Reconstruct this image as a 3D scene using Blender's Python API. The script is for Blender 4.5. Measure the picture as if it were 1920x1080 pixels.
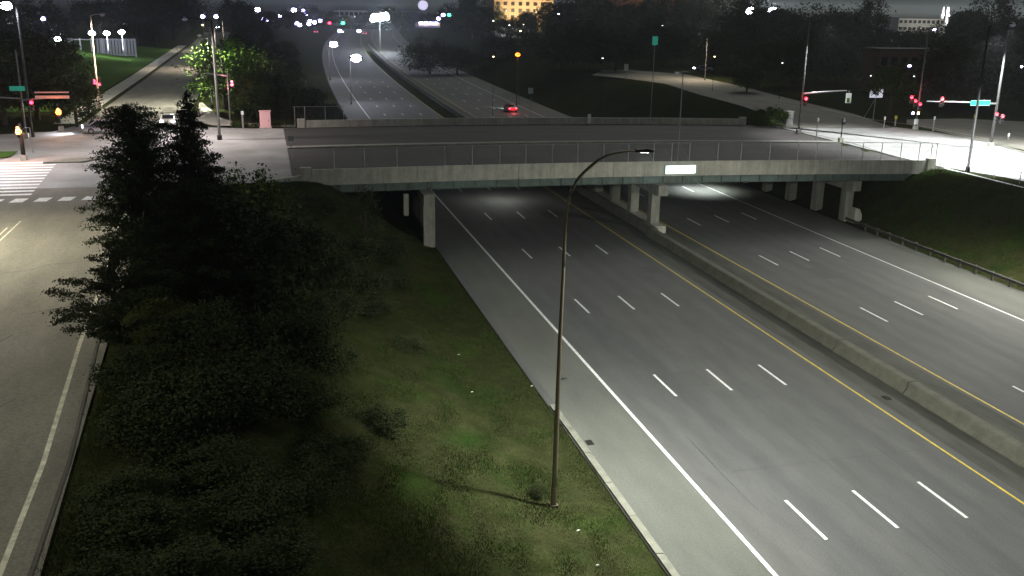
import bpy, math, random
import numpy as np
from mathutils import Vector, Matrix
for o in list(bpy.data.objects): bpy.data.objects.remove(o)
SC = bpy.context.scene
COL = SC.collection
rnd = random.Random(7)
R = math.radians

# ------------------------------------------------------------------ camera
F, PITCH, ROLL, YAW, CH = 1817.434, 0.28664832, 0.0175518755, 0.250116434, 20.7379
_c, _s, _cp, _sp, _cr, _sr = math.cos(YAW), math.sin(YAW), math.cos(PITCH), math.sin(PITCH), math.cos(ROLL), math.sin(ROLL)
FWD = Vector((_s*_cp, _c*_cp, -_sp)); R0 = Vector((_c, -_s, 0)); U0 = Vector((_s*_sp, _c*_sp, _cp))
RT = _cr*R0 + _sr*U0; UP = -_sr*R0 + _cr*U0
cam_d = bpy.data.cameras.new('camera'); cam = bpy.data.objects.new('camera', cam_d); COL.objects.link(cam)
cam_d.sensor_width = 36; cam_d.lens = F*36/1920; cam_d.clip_start = 0.3; cam_d.clip_end = 6000
m = Matrix((RT, UP, -FWD)).transposed().to_4x4(); m.translation = Vector((0, 0, CH)); cam.matrix_world = m
SC.camera = cam

# ------------------------------------------------------------------ world and added fill sun
w = bpy.data.worlds.new('World'); SC.world = w; w.use_nodes = True
nt = w.node_tree; nt.nodes.clear()
sky = nt.nodes.new('ShaderNodeTexSky'); sky.sky_type = 'NISHITA'; sky.sun_disc = False
sky.sun_elevation = R(35); sky.sun_rotation = R(140)
bg1 = nt.nodes.new('ShaderNodeBackground'); bg1.inputs[1].default_value = 0.0011
nt.links.new(sky.outputs[0], bg1.inputs[0])
bg2 = nt.nodes.new('ShaderNodeBackground'); bg2.inputs[0].default_value = (0.45, 0.80, 1.0, 1); bg2.inputs[1].default_value = 0.026   # city glow in the night air
ad = nt.nodes.new('ShaderNodeAddShader'); wo = nt.nodes.new('ShaderNodeOutputWorld')
nt.links.new(bg1.outputs[0], ad.inputs[0]); nt.links.new(bg2.outputs[0], ad.inputs[1]); nt.links.new(ad.outputs[0], wo.inputs[0])
sd = bpy.data.lights.new('fill_sun', 'SUN'); sd.energy = 0.75; sd.angle = R(40); sd.color = (1, 1, 0.9)  # added soft fill that lifts the dark tones, no visible moon
so = bpy.data.objects.new('fill_sun', sd); so.rotation_euler = (R(55), 0, R(140)); COL.objects.link(so)
SC.view_settings.view_transform = 'Standard'; SC.view_settings.look = 'None'
SC.view_settings.exposure = 0.15; SC.view_settings.gamma = 1; SC.view_settings.use_curve_mapping = False
SC.render.engine = 'CYCLES'
SC.cycles.sample_clamp_indirect = 3

# ------------------------------------------------------------------ survey of the site (heights in metres, freeway = 0)
def ray(px, py):
    a = (px-960)/F; b = (540-py)/F
    return FWD + RT*a + UP*b
def S(px, py, z):            # point of the sightline at height z
    d = ray(px, py); t = (z-CH)/d.z
    return Vector((d.x*t, d.y*t, z))
def SY(px, py, Y):           # point of the sightline at distance Y along the freeway
    d = ray(px, py); t = Y/d.y
    return Vector((d.x*t, Y, CH+d.z*t))
def cx(Y):                   # the freeway bends gently to the right beyond the bridge
    return 0.00011*max(0, Y-110)**2
def deck(x): return 5.95-0.0003*(x-20)**2
ZL, ZR = 5.75, 5.34
def sm(t): t = min(1, max(0, t)); return t*t*(3-2*t)
def ground(X, Y):
    x = X-cx(Y)
    nb = sm((Y-66)/12)*(1-sm((Y-123)/10))
    lt = -5.5*(1-nb)+3.4*nb
    rt = 67.5+8*sm((Y-124)/20)
    rt = rt*(1-nb)+64.5*nb
    zl, zr = ZL, ZR
    if Y > 420:
        k = min(1, (Y-420)/250); 
    if x < lt: return zl
    if x < 14.0:
        t = (x-lt)/(14.0-lt); return zl*(1-sm(t*0.92+0.04)*1.0)-0.10*sm(t)
    if x < 56.0: return -0.12
    if x < rt:
        t = (x-56.0)/(rt-56.0); return -0.12+(zr+0.12)*sm(t*0.94+0.03)
    return zr

# ------------------------------------------------------------------ helpers
def mat(name, col, rough=0.8, metal=0.0, emis=None, est=0.0, noise=None, bump=0.0, bscale=20, spec=0.3):
    M = bpy.data.materials.new(name); M.use_nodes = True; n = M.node_tree; b = n.nodes['Principled BSDF']
    b.inputs['Base Color'].default_value = (*col, 1); b.inputs['Roughness'].default_value = rough; b.inputs['Metallic'].default_value = metal
    b.inputs['Specular IOR Level'].default_value = spec
    if emis: b.inputs['Emission Color'].default_value = (*emis, 1); b.inputs['Emission Strength'].default_value = est
    geo = n.nodes.new('ShaderNodeNewGeometry')
    if noise:   # list of (scale, [(pos, colour)...], mix)
        prev = None
        for sc, ramp, fac, stretch in noise:
            mp = n.nodes.new('ShaderNodeMapping'); mp.inputs['Scale'].default_value = stretch
            n.links.new(geo.outputs['Position'], mp.inputs[0])
            t = n.nodes.new('ShaderNodeTexNoise'); t.inputs['Scale'].default_value = sc; t.inputs['Detail'].default_value = 6; t.inputs['Roughness'].default_value = 0.62
            n.links.new(mp.outputs[0], t.inputs['Vector'])
            cr = n.nodes.new('ShaderNodeValToRGB'); e = cr.color_ramp.elements
            e[0].position, e[0].color = ramp[0][0], (*ramp[0][1], 1); e[1].position, e[1].color = ramp[-1][0], (*ramp[-1][1], 1)
            for p_, c_ in ramp[1:-1]:
                q = e.new(p_); q.color = (*c_, 1)
            n.links.new(t.outputs[0], cr.inputs[0])
            if prev is None: prev = cr.outputs[0]
            else:
                mx = n.nodes.new('ShaderNodeMix'); mx.data_type = 'RGBA'; mx.blend_type = 'MULTIPLY'; mx.inputs[0].default_value = fac
                n.links.new(prev, mx.inputs[6]); n.links.new(cr.outputs[0], mx.inputs[7]); prev = mx.outputs[2]
        n.links.new(prev, b.inputs['Base Color'])
    if bump:
        t = n.nodes.new('ShaderNodeTexNoise'); t.inputs['Scale'].default_value = bscale; t.inputs['Detail'].default_value = 5
        n.links.new(geo.outputs['Position'], t.inputs['Vector'])
        bp = n.nodes.new('ShaderNodeBump'); bp.inputs['Strength'].default_value = bump; bp.inputs['Distance'].default_value = 0.05
        n.links.new(t.outputs[0], bp.inputs['Height']); n.links.new(bp.outputs[0], b.inputs['Normal'])
    return M
G1 = (1, 1, 1)
def var(lo, hi): return [(0.3, (lo,)*3), (0.7, (hi,)*3)]
M = {}
M['asphalt'] = mat('asphalt', (.1,.1,.1), .75, noise=[(0.35, [(0.3,(.074,.075,.076)),(0.5,(.092,.092,.091)),(0.75,(.112,.110,.105))], 1, (1,.08,1)), (14, var(.66,1.22), .8, G1), (1.3, var(.8,1.1), .8, (1,.25,1)), (60, var(.6,1.35), .6, G1)], bump=.3, bscale=60)
M['asphalt_old'] = mat('asphalt_old', (.1,.1,.1), .85, noise=[(0.5, [(0.3,(.12,.115,.095)),(0.7,(.2,.188,.155))], 1, (1,.3,1)), (9, var(.6,1.2), .8, G1), (45, var(.65,1.3), .6, G1)], bump=.4, bscale=50)
M['deck_asphalt'] = mat('deck_asphalt', (.1,.1,.1), .8, noise=[(0.4, [(0.3,(.026,.025,.024)),(0.7,(.060,.055,.050))], 1, (.25,1,1)), (7, var(.6,1.2), .8, G1)], bump=.3, bscale=40)
M['concrete_road'] = mat('concrete_road', (.3,.3,.28), .8, noise=[(0.4, [(0.3,(.082,.084,.074)),(0.7,(.122,.124,.109))], 1, (1,.3,1)), (11, var(.7,1.12), .8, G1), (50, var(.7,1.25), .5, G1)], bump=.25, bscale=50)
M['street_concrete'] = mat('street_concrete', (.3,.3,.28), .8, noise=[(0.22, [(0.35,(.20,.20,.19)),(0.65,(.33,.33,.32))], 1, G1), (6, var(.75,1.1), .8, G1)], bump=.2, bscale=30)
M['gutter'] = mat('gutter', (.12,.12,.1), .85, noise=[(1.2, [(0.3,(.045,.046,.038)),(0.7,(.09,.09,.075))], 1, (1,.2,1)), (20, var(.6,1.15), .8, G1)], bump=.3, bscale=40)
M['concrete'] = mat('concrete', (.3,.29,.26), .85, noise=[(1.5, [(0.3,(.42,.41,.35)),(0.7,(.56,.545,.47))], 1, G1), (14, var(.75,1.08), .7, G1), (2.2, var(.62,1.08), .8, (1,1,.07)), (.25, var(.82,1.05), .8, (1,1,.3))], bump=.3, bscale=25)
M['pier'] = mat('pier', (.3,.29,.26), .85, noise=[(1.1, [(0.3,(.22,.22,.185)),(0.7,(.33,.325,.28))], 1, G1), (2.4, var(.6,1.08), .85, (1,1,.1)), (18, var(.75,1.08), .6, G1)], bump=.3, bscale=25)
M['barrier'] = mat('barrier', (.3,.29,.24), .85, noise=[(1.1, [(0.3,(.088,.086,.068)),(0.7,(.145,.140,.110))], 1, G1), (16, var(.65,1.08), .7, G1)], bump=.4, bscale=25)
M['kerb'] = mat('kerb', (.3,.3,.25), .85, noise=[(2, [(0.3,(.13,.13,.105)),(0.7,(.22,.22,.18))], 1, G1), (22, var(.7,1.1), .7, G1)], bump=.4, bscale=30)
M['white_paint'] = mat('white_paint', (.8,.8,.8), .6, noise=[(5, [(0.3,(.46,.48,.46)),(0.6,(.84,.86,.84))], 1, G1), (25, var(.6,1.1), .75, G1)])
M['worn_paint'] = mat('worn_paint', (.5,.5,.46), .7, noise=[(3, [(0.3,(.25,.25,.2)),(0.65,(.6,.58,.45))], 1, G1)])
M['yellow_paint'] = mat('yellow_paint', (.7,.5,.05), .6, noise=[(3, [(0.3,(.48,.36,.03)),(0.7,(.80,.62,.05))], 1, G1), (9, var(.55,1.1), .8, G1)])
M['steel_green'] = mat('steel_green', (.10,.15,.14), .55, .2, noise=[(1.5, [(0.3,(.085,.125,.118)),(0.7,(.15,.20,.185))], 1, G1), (2.0, [(0.35,(.75,.5,.35)),(0.55,(1,1,1))], .6, (1,1,.12))])
M['galv'] = mat('galv', (.38,.38,.38), .45, .6)
M['dark_metal'] = mat('dark_metal', (.018,.017,.016), .6, .2)
M['bronze_pole'] = mat('bronze_pole', (.20,.17,.12), .38, .75)
M['tan_pole'] = mat('tan_pole', (.5,.38,.25), .5, .3)
M['guard'] = mat('guard', (.10,.095,.085), .6, .4, noise=[(2,[(0.3,(.05,.045,.04)),(0.7,(.14,.13,.12))],1,G1)])
M['sig_house'] = mat('sig_house', (.03,.03,.03), .5)
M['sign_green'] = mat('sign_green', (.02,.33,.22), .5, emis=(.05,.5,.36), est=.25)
M['sign_white'] = mat('sign_white', (.75,.77,.75), .5)
M['sign_face'] = mat('sign_face', (.8,.85,.85), .4, emis=(.72,1,.95), est=2.2)
M['signal_grey'] = mat('signal_grey', (.13,.13,.13), .5, .2)
M['rubber'] = mat('rubber', (.02,.02,.02), .8)
M['glass'] = mat('glass', (.02,.025,.03), .08, spec=.8)
M['chrome'] = mat('chrome', (.5,.5,.5), .2, .9)
M['bark'] = mat('bark', (.09,.07,.05), .9, noise=[(6,[(0.3,(.03,.025,.02)),(0.7,(.07,.06,.045))],1,(1,1,.2))], bump=.5, bscale=12)
M['terrain'] = mat('terrain', (.05,.06,.03), .95, spec=0.0, noise=[(0.16, [(0.32,(.018,.034,.009)),(0.5,(.034,.037,.017)),(0.68,(.026,.047,.011))], 1, G1), (0.9, [(0.3,(.55,.55,.5)),(0.7,(1.25,1.2,1.1))], .85, G1), (7, var(.45,1.3), .9, G1)], bump=1.0, bscale=9)
M['grass'] = mat('grass', (.05,.08,.02), .9, spec=0.0, noise=[(0.22, [(0.33,(.028,.052,.013)),(0.5,(.050,.054,.023)),(0.66,(.040,.072,.016))], 1, G1), (2.5, var(.5,1.3), .8, G1)])
M['lawn'] = mat('lawn', (.05,.12,.02), .9, spec=0.0, noise=[(0.15, [(0.3,(.04,.09,.018)),(0.7,(.075,.14,.03))], 1, G1), (4, var(.6,1.2), .8, G1)], bump=.8, bscale=8)
M['brick'] = mat('brick', (.22,.10,.08), .9, noise=[(1.5,[(0.3,(.14,.075,.055)),(0.7,(.21,.12,.09))],1,G1),(20,var(.7,1.1),.7,G1)])
M['tan_stone'] = mat('tan_stone', (.42,.33,.2), .85, noise=[(.3,[(0.3,(.33,.25,.15)),(0.7,(.48,.38,.24))],1,G1)])
M['white_wall'] = mat('white_wall', (.6,.58,.52), .85, noise=[(.4,[(0.3,(.5,.48,.43)),(0.7,(.65,.63,.58))],1,G1)])
M['roof'] = mat('roof', (.06,.06,.06), .9)
M['dark_window'] = mat('dark_window', (.02,.022,.025), .15, spec=.6)
M['lit_window'] = mat('lit_window', (.4,.3,.15), .5, emis=(1,.66,.25), est=1.2)
M['cabinet'] = mat('cabinet', (.55,.57,.55), .5, .2)
def wheel_tracks(m_):
    n = m_.node_tree; b = n.nodes['Principled BSDF']; src = b.inputs['Base Color'].links[0].from_socket
    geo = n.nodes.new('ShaderNodeNewGeometry'); sp = n.nodes.new('ShaderNodeSeparateXYZ'); n.links.new(geo.outputs['Position'], sp.inputs[0])
    ml = n.nodes.new('ShaderNodeMath'); ml.operation = 'MULTIPLY_ADD'; ml.inputs[1].default_value = 2*math.pi/1.715; ml.inputs[2].default_value = -.6
    n.links.new(sp.outputs[0], ml.inputs[0]); sn = n.nodes.new('ShaderNodeMath'); sn.operation = 'SINE'; n.links.new(ml.outputs[0], sn.inputs[0])
    mr = n.nodes.new('ShaderNodeMapRange'); mr.inputs[1].default_value = -1; mr.inputs[2].default_value = 1; mr.inputs[3].default_value = .93; mr.inputs[4].default_value = 1.03
    n.links.new(sn.outputs[0], mr.inputs[0]); mx = n.nodes.new('ShaderNodeVectorMath'); mx.operation = 'SCALE'
    n.links.new(src, mx.inputs[0]); n.links.new(mr.outputs[0], mx.inputs['Scale']); n.links.new(mx.outputs[0], b.inputs['Base Color'])
wheel_tracks(M['asphalt'])
def leafmat(name, a, b):
    m_ = mat(name, a, .9, spec=0.0, noise=[(1.3, [(0.3,a),(0.7,b)], 1, G1), (6, var(.6,1.3), .8, G1)])
    return m_
M['needles'] = leafmat('needles', (.030,.038,.019), (.048,.060,.028))
M['leaf_dark'] = leafmat('leaf_dark', (.034,.042,.020), (.052,.064,.030))
M['juniper_leaf'] = leafmat('juniper_leaf', (.034,.050,.020), (.056,.078,.030))
M['leaf_mid'] = leafmat('leaf_mid', (.035,.06,.015), (.07,.105,.03))
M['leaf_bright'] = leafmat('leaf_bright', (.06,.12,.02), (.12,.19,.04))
def glow(name, c, s): return mat(name, (.5,.5,.5), .5, emis=c, est=s)
M['led'] = glow('led', (.62,.62,1), 90); M['led_far'] = glow('led_far', (.42,.38,1), 50); M['led_huge'] = glow('led_huge', (.80,.84,1), 110)
M['led_soft'] = glow('led_soft', (.9,1,.92), 3)
M['amber'] = glow('amber', (1,.17,.010), 14); M['warm'] = glow('warm', (1,.72,.35), 8)
M['red'] = glow('red', (1,.012,.03), 30); M['green_l'] = glow('green_l', (.05,1,.4), 6); M['ped'] = glow('ped', (.6,.65,1), 10)
M['tail'] = glow('tail', (1,.04,.10), 10); M['head'] = glow('head', (.9,.93,1), 60)
M['dim_lens'] = mat('dim_lens', (.35,.36,.42), .3, emis=(.5,.52,.8), est=.06)
M['steam'] = glow('steam', (.8,.75,.8), .5)

def link(name, me, m_, parent=None):
    o = bpy.data.objects.new(name, me); COL.objects.link(o)
    if m_ is not None and not me.materials: me.materials.append(m_)
    if parent is not None: o.parent = parent
    return o
class MB:
    def __init__(s): s.v = []; s.f = []
    def add(s, vs, fs):
        b = len(s.v); s.v += [tuple(q) for q in vs]; s.f += [tuple(b+i for i in q) for q in fs]; return s
    def box(s, c, d, rz=0, tx=0):      # centre, full sizes
        x, y, z = (q/2 for q in d); vs = []
        for a in (-1, 1):
            for b in (-1, 1):
                for e in (-1, 1):
                    p = Vector((a*x, b*y, e*z))
                    if tx: p = Matrix.Rotation(tx, 3, 'X') @ p
                    if rz: p = Matrix.Rotation(rz, 3, 'Z') @ p
                    vs.append(p+Vector(c))
        return s.add(vs, [(0,1,3,2),(4,6,7,5),(0,4,5,1),(2,3,7,6),(0,2,6,4),(1,5,7,3)])
    def tube(s, pts, rad, n=8, cap=True):
        pts = [Vector(p) for p in pts]; rad = rad if isinstance(rad, (list, tuple)) else [rad]*len(pts)
        b = len(s.v); up = Vector((0.013, 0.021, 1))
        for i, p in enumerate(pts):
            t = (pts[min(i+1, len(pts)-1)]-pts[max(i-1, 0)]).normalized()
            a = t.cross(up if abs(t.z) < .95 else Vector((1, 0, 0))).normalized(); c = t.cross(a)
            for k in range(n):
                q = 2*math.pi*k/n; s.v.append(tuple(p+(a*math.cos(q)+c*math.sin(q))*rad[i]))
        for i in range(len(pts)-1):
            for k in range(n):
                k2 = (k+1) % n; s.f.append((b+i*n+k, b+i*n+k2, b+(i+1)*n+k2, b+(i+1)*n+k))
        if cap: s.f.append(tuple(b+k for k in range(n))[::-1]); s.f.append(tuple(b+(len(pts)-1)*n+k for k in range(n)))
        return s
    def prism(s, prof, a, b):          # profile of (u, z) pairs swept; a, b = functions (u,z)->xyz at both ends
        n = len(prof); s.add([a(*p) for p in prof]+[b(*p) for p in prof],
            [tuple(range(n)), tuple(range(2*n-1, n-1, -1))]+[(i, i+n, (i+1) % n+n, (i+1) % n) for i in range(n)]); return s
    def ball(s, c, r, nu=10, nv=6):
        b = []; 
        for j in range(nv+1):
            t = math.pi*j/nv
            for i in range(nu):
                p = 2*math.pi*i/nu; b.append((c[0]+r[0]*math.sin(t)*math.cos(p), c[1]+r[1]*math.sin(t)*math.sin(p), c[2]+r[2]*math.cos(t)))
        return s.add(b, [(j*nu+i, (j+1)*nu+i, (j+1)*nu+(i+1) % nu, j*nu+(i+1) % nu) for j in range(nv) for i in range(nu)])
    def mesh(s, name, smooth=False):
        me = bpy.data.meshes.new(name); me.from_pydata(s.v, [], s.f); me.update()
        if smooth: me.polygons.foreach_set('use_smooth', [True]*len(me.polygons))
        return me
    def build(s, name, m_, parent=None, smooth=False): return link(name, s.mesh(name, smooth), m_, parent)
def npmesh(name, V, Fc):
    k = Fc.shape[1]; me = bpy.data.meshes.new(name)
    me.vertices.add(len(V)); me.vertices.foreach_set('co', V.astype(np.float32).ravel())
    me.loops.add(Fc.size); me.loops.foreach_set('vertex_index', Fc.astype(np.int32).ravel())
    me.polygons.add(len(Fc)); me.polygons.foreach_set('loop_start', np.arange(0, Fc.size, k, dtype=np.int32))
    me.polygons.foreach_set('loop_total', np.full(len(Fc), k, dtype=np.int32)); me.update(calc_edges=True); return me
def thing(name, label, cat, loc=(0,0,0), rz=0, group=None):
    o = bpy.data.objects.new(name, None); COL.objects.link(o); o.location = loc; o.rotation_euler = (0, 0, rz); o.empty_display_size = .3
    return tag(o, label, cat, group)
def tag(o, label, cat, group=None):
    o['label'] = label; o['category'] = cat
    if group: o['group'] = group
    return o
def struct(o): o['kind'] = 'structure'; return o
def stuff(o): o['kind'] = 'stuff'; return o
def copy_tree(o, parent=None):
    c = o.copy(); COL.objects.link(c)
    if parent is not None: c.parent = parent
    for ch in list(o.children): copy_tree(ch, c)
    return c
def lamp_light(parent, loc, power, col=(1,1,1), kind='SPOT', ang=150, blend=.6, rot=(0,0,0), rad=.25):
    L = bpy.data.lights.new('lamp_beam', kind); L.energy = power; L.color = col; L.shadow_soft_size = rad
    if kind == 'SPOT': L.spot_size = R(ang); L.spot_blend = blend
    o = bpy.data.objects.new('lamp_beam', L); COL.objects.link(o); o.parent = parent; o.location = loc; o.rotation_euler = rot
    return o

# ------------------------------------------------------------------ terrain
xs = sorted(set([-2600,-1500,-800,-400,-250,-160,-110,-80,-60,-45,-35,-28]+[x*1.0 for x in range(-24, 96)]+[100,110,125,140,160,190,230,280,350,450,600,800,1200,1800,2600]))
ys = sorted(set([-600,-200,-80,-40,-20,0]+list(range(8, 150, 2))+list(range(150, 420, 8))+list(range(420, 800, 25))+[900,1100,1500,2200,3500]))
mb = MB()
nx = len(xs)
for y in ys:
    for x in xs:
        X = x+(cx(y) if -30 < x < 100 else 0); z = ground(X, y)
        if y > 760 and 10 < x < 66: z = ZR-.4
        if -6 < x < 13.5 and 10 < y < 150: z += (rnd.random()-.5)*.16
        if 57 < x < 66 and 10 < y < 150: z += (rnd.random()-.5)*.12
        mb.v.append((X, y, z))
for j in range(len(ys)-1):
    for i in range(nx-1): mb.f.append((j*nx+i, j*nx+i+1, (j+1)*nx+i+1, (j+1)*nx+i))
terrain = struct(mb.build('terrain', M['terrain'], smooth=True))

def yrange(a, b):
    r = [a]; y = a
    while y < b: y = min(b, y+(4 if y < 130 else 10)); r.append(y)
    return r
def strip(name, x0, x1, y0, y1, z, m_, parent=None):
    mb = MB(); Y = yrange(y0, y1)
    for y in Y: mb.v += [(x0+cx(y), y, z), (x1+cx(y), y, z)]
    mb.f = [(2*i, 2*i+1, 2*i+3, 2*i+2) for i in range(len(Y)-1)]
    return mb.build(name, m_, parent)
def poly(name, pts, z, m_, parent=None):
    return MB().add([(p[0], p[1], z if not callable(z) else z(p[0])) for p in pts], [tuple(range(len(pts)))]).build(name, m_, parent)

# ------------------------------------------------------------------ freeway
fw = struct(strip('freeway', 13.9, 55.9, -60, 740, 0, M['asphalt']))
strip('shoulder', 14.35, 17.75, -60, 740, .004, M['concrete_road'], fw)
strip('shoulder', 51.3, 55.4, -60, 740, .004, M['concrete_road'], fw)
strip('median_gutter', 31.95, 37.3, -60, 740, .004, M['gutter'], fw)
strip('median_grass', 31.6, 35.0, 128, 420, .012, M['terrain'], fw)
W0, Y0, Y1, W1 = 17.89, 31.40, 37.66, 50.65
for x, k, wd in ((W0, 'white_paint', .19), (Y0, 'yellow_paint', .12), (Y1, 'yellow_paint', .12), (W1, 'white_paint', .13)):
    strip('edge_line', x-wd/2, x+wd/2, -60, 740, .008, M[k], fw)
dash_me = MB().add([(-.08,0,0),(.08,0,0),(.08,3.3,0),(-.08,3.3,0)], [(0,1,2,3)]).mesh('lane_dash')
for x, ph in ((21.22,30.69),(24.65,30.85),(28.08,30.94),(40.96,40.05),(44.39,40.91),(47.82,41.66)):
    for k in range(-2, 16):
        y = ph+k*15.24
        o = link('lane_dash', dash_me, M['white_paint'], fw); o.location = (x+cx(y), y, .008)
        o.rotation_euler = (0, 0, -math.atan(.00022*max(0, y-110)))
# kerb blocks along the left shoulder
kb = MB().prism([(-.22,-.15),(.20,-.15),(.20,.02),(.10,.13),(-.22,.15)], lambda u, z: (u, 0, z), lambda u, z: (u, 2.96, z)).mesh('kerb_block')
for k in range(12):
    y = 10+k*3.0
    o = link('kerb_block', kb, M['kerb'], fw); o.location = (14.15+cx(y)+rnd.uniform(-.015,.015), y, rnd.uniform(-.01,.01))
drain = MB().box((0,0,.0), (.34,.5,.04))
for i in range(4): drain.box((0,-.18+.12*i,.03), (.3,.04,.02))
dm = drain.mesh('storm_drain')
for (x, y) in ((14.62, 41.3), (33.0-.35, 43.3)):
    o = link('storm_drain', dm, M['dark_metal'], fw); o.location = (x, y, .02)
# patches and skid marks on the lanes
for (x, y, a, b) in ((15.6,49.5,.5,.35),):
    MB().add([(x,y,.012),(x+a,y+.1,.012),(x+a*.8,y+b,.012),(x-.1,y+b*.8,.012)],[(0,1,2,3)]).build('tar_patch', M['dark_metal'], fw)

rs = random.Random(3)
def crackline(x0, y0, x1, y1, wd, z=.006, jit=.12, parent=fw, m_='tar'):
    n = max(3, int(math.hypot(x1-x0, y1-y0)/1.2)); pts_ = []
    for i in range(n+1):
        u = i/n; pts_.append((x0+(x1-x0)*u+rs.uniform(-jit,jit)*(abs(y1-y0) > abs(x1-x0)), y0+(y1-y0)*u+rs.uniform(-jit,jit)*(abs(y1-y0) <= abs(x1-x0))))
    mb = MB()
    for i, p in enumerate(pts_):
        a = Vector(pts_[max(0,i-1)]); b = Vector(pts_[min(n,i+1)]); t = (b-a).normalized(); q = Vector((-t.y,t.x))*wd/2*rs.uniform(.5,1.3)
        mb.v += [(p[0]-q.x,p[1]-q.y,z),(p[0]+q.x,p[1]+q.y,z)]
    mb.f = [(2*i,2*i+1,2*i+3,2*i+2) for i in range(n)]
    return mb.build('tar_seam', M[m_], parent)
M['tar'] = mat('tar', (.032,.032,.034), .5)
for i in range(14):
    y = 22+i*7.3+rs.uniform(-2,2); a, b = ((17.9,31.3),(37.7,50.6))[i % 2]
    u0 = rs.uniform(0,.3); u1 = rs.uniform(.6,1); crackline(a+(b-a)*u0, y, a+(b-a)*u1, y+rs.uniform(-.5,.5), .035)
for x, ya, yb in ((24.95,22,58),(21.5,40,78),(28.35,30,66),(41.3,48,80),(44.7,55,84),(19.6,33,41),(26.4,60,78)): crackline(x, ya, x+rs.uniform(-.1,.1), yb, .03, jit=.05)
for (x, y, a, b) in ((22.3,47,1.5,2.4),(42.6,66,1.6,3.2),(29.3,70,1.3,2.0)):
    MB().add([(x,y,.0065),(x+a,y,.0065),(x+a,y+b,.0065),(x,y+b,.0065)],[(0,1,2,3)]).build('asphalt_patch', mat('patch', (.075,.075,.075), .85, noise=[(9,[(0.3,(.066,.066,.066)),(0.7,(.095,.094,.09))],1,G1)]), fw)
# median barrier, cast in segments with open joints
bar = thing('median_barrier', 'long tan concrete barrier between the two carriageways, broken by narrow joints', 'barrier', (33.9, 0, 0))
bprof = [(-.42,0),(-.42,.08),(-.28,.28),(-.22,.68),(-.17,.73),(.17,.73),(.22,.68),(.28,.28),(.42,.08),(.42,0)]
cuts = [-40,-25,-10,4,14,24,34,43.6,50.8,62,73,82.5]
for a, b in zip(cuts[:-1], cuts[1:]):
    ox = 0.25*(1 if a > 43 and a < 50 else 0)
    MB().prism([(u*1.35+.55, z) for u, z in bprof], lambda u, z: (u+ox*0, a+.05, z), lambda u, z: (u, b-.05, z)).build('barrier_segment', M['barrier'], bar)
for a, b in zip([82.5,96,110,124,150,180,220,270,330,400], [96,110,124,150,180,220,270,330,400,480]):
    mbs = MB()
    mbs.prism([(u*1.3+.9, z) for u, z in bprof], lambda u, z: (u+cx(a), a+.05, z), lambda u, z: (u+cx(b), b-.05, z)).build('barrier_segment', M['barrier'], bar)

# guard rail on the right
gr = thing('guard_rail', 'dark steel guard rail along the foot of the right grass slope', 'guard rail', (0,0,0))
gp = MB().box((0,0,.35), (.16,.14,.8)).mesh('rail_post')
for k in range(28):
    o = link('rail_post', gp, M['guard'], gr); o.location = (55.85, 28+k*1.95, 0)
wprof = [(0,.72),(-.06,.69),(-.08,.64),(-.02,.585),(-.02,.565),(-.08,.51),(-.06,.46),(0,.43),(.02,.43),(.02,.72)]
for a in range(28, 82, 8): MB().prism(wprof, lambda u, z: (55.74+u, a, z), lambda u, z: (55.74+u, a+7.97, z)).build('rail_beam', M['guard'], gr)

# ------------------------------------------------------------------ bridge
YN, YF = 83.8, 119.6
br = thing('road_bridge', 'concrete and green steel overpass carrying the cross street over the freeway', 'bridge', (0, 0, 0))
XS = [2.0+i*3.2 for i in range(21)]   # 2 .. 66
def along(prof, y0, xs, ztop, name, m_, parent):
    # prof (dy, dz) swept along x following the crest
    mb = MB(); n = len(prof)
    for x in xs:
        for dy, dz in prof: mb.v.append((x, y0+dy, ztop(x)+dz))
    for i in range(len(xs)-1):
        for k in range(n):
            k2 = (k+1) % n; mb.f.append((i*n+k, (i+1)*n+k, (i+1)*n+k2, i*n+k2))
    mb.f.append(tuple(range(n))); mb.f.append(tuple(range((len(xs)-1)*n, len(xs)*n))[::-1])
    return mb.build(name, m_, parent)
along([(0,-.42),(0,0),(YF-YN,0),(YF-YN,-.42)], YN, XS, deck, 'deck', M['concrete'], br)
along([(0,0),(0,.03),(15.8,.03),(15.8,0)], YN+19.6, XS, lambda x: deck(x)+.005, 'roadway', M['deck_asphalt'], br)
along([(0,0),(0,.02),(17.4,.02),(17.4,0)], YN+.9, XS, lambda x: deck(x)+.005, 'roadway', M['deck_asphalt'], br)
along([(0,0),(0,.16),(1.1,.16),(1.1,0)], YN+18.4, [x for x in XS], lambda x: deck(x)+.005, 'raised_walk', M['pier'], br)
# parapets in cast panels
px = [3.6+i*3.03 for i in range(21)]
for i in range(len(px)-1):
    a, b = px[i]+.012, px[i+1]-.012
    along([(-.06,-.50),(-.06,-.02),(-.02,.86),(.24,.86),(.30,.02),(.0,-.50)], YN, [a, b], deck, 'parapet_panel', M['concrete'], br)
px = [4.6+i*3.0 for i in range(20)]
for i in range(len(px)-1):
    a, b = px[i]+.01, px[i+1]-.01
    along([(-.24,.0),(-.18,.86),(.1,.86),(.1,-.5),(.0,-.5)], YF, [a, b], deck, 'parapet_panel', M['concrete'], br)
for (x, y) in ((4.1, YF), (62.0, YF), (64.6, YN+.1), (3.1, YN+.1)):
    MB().box((x, y-.05, deck(x)+.45), (.9, .55, 1.25)).build('end_post', M['concrete'], br)
MB().box((40.3,YF-.35,deck(40)+.75),(.35,.3,1.1)).build('marker_post', M['sign_white'], br)
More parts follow.
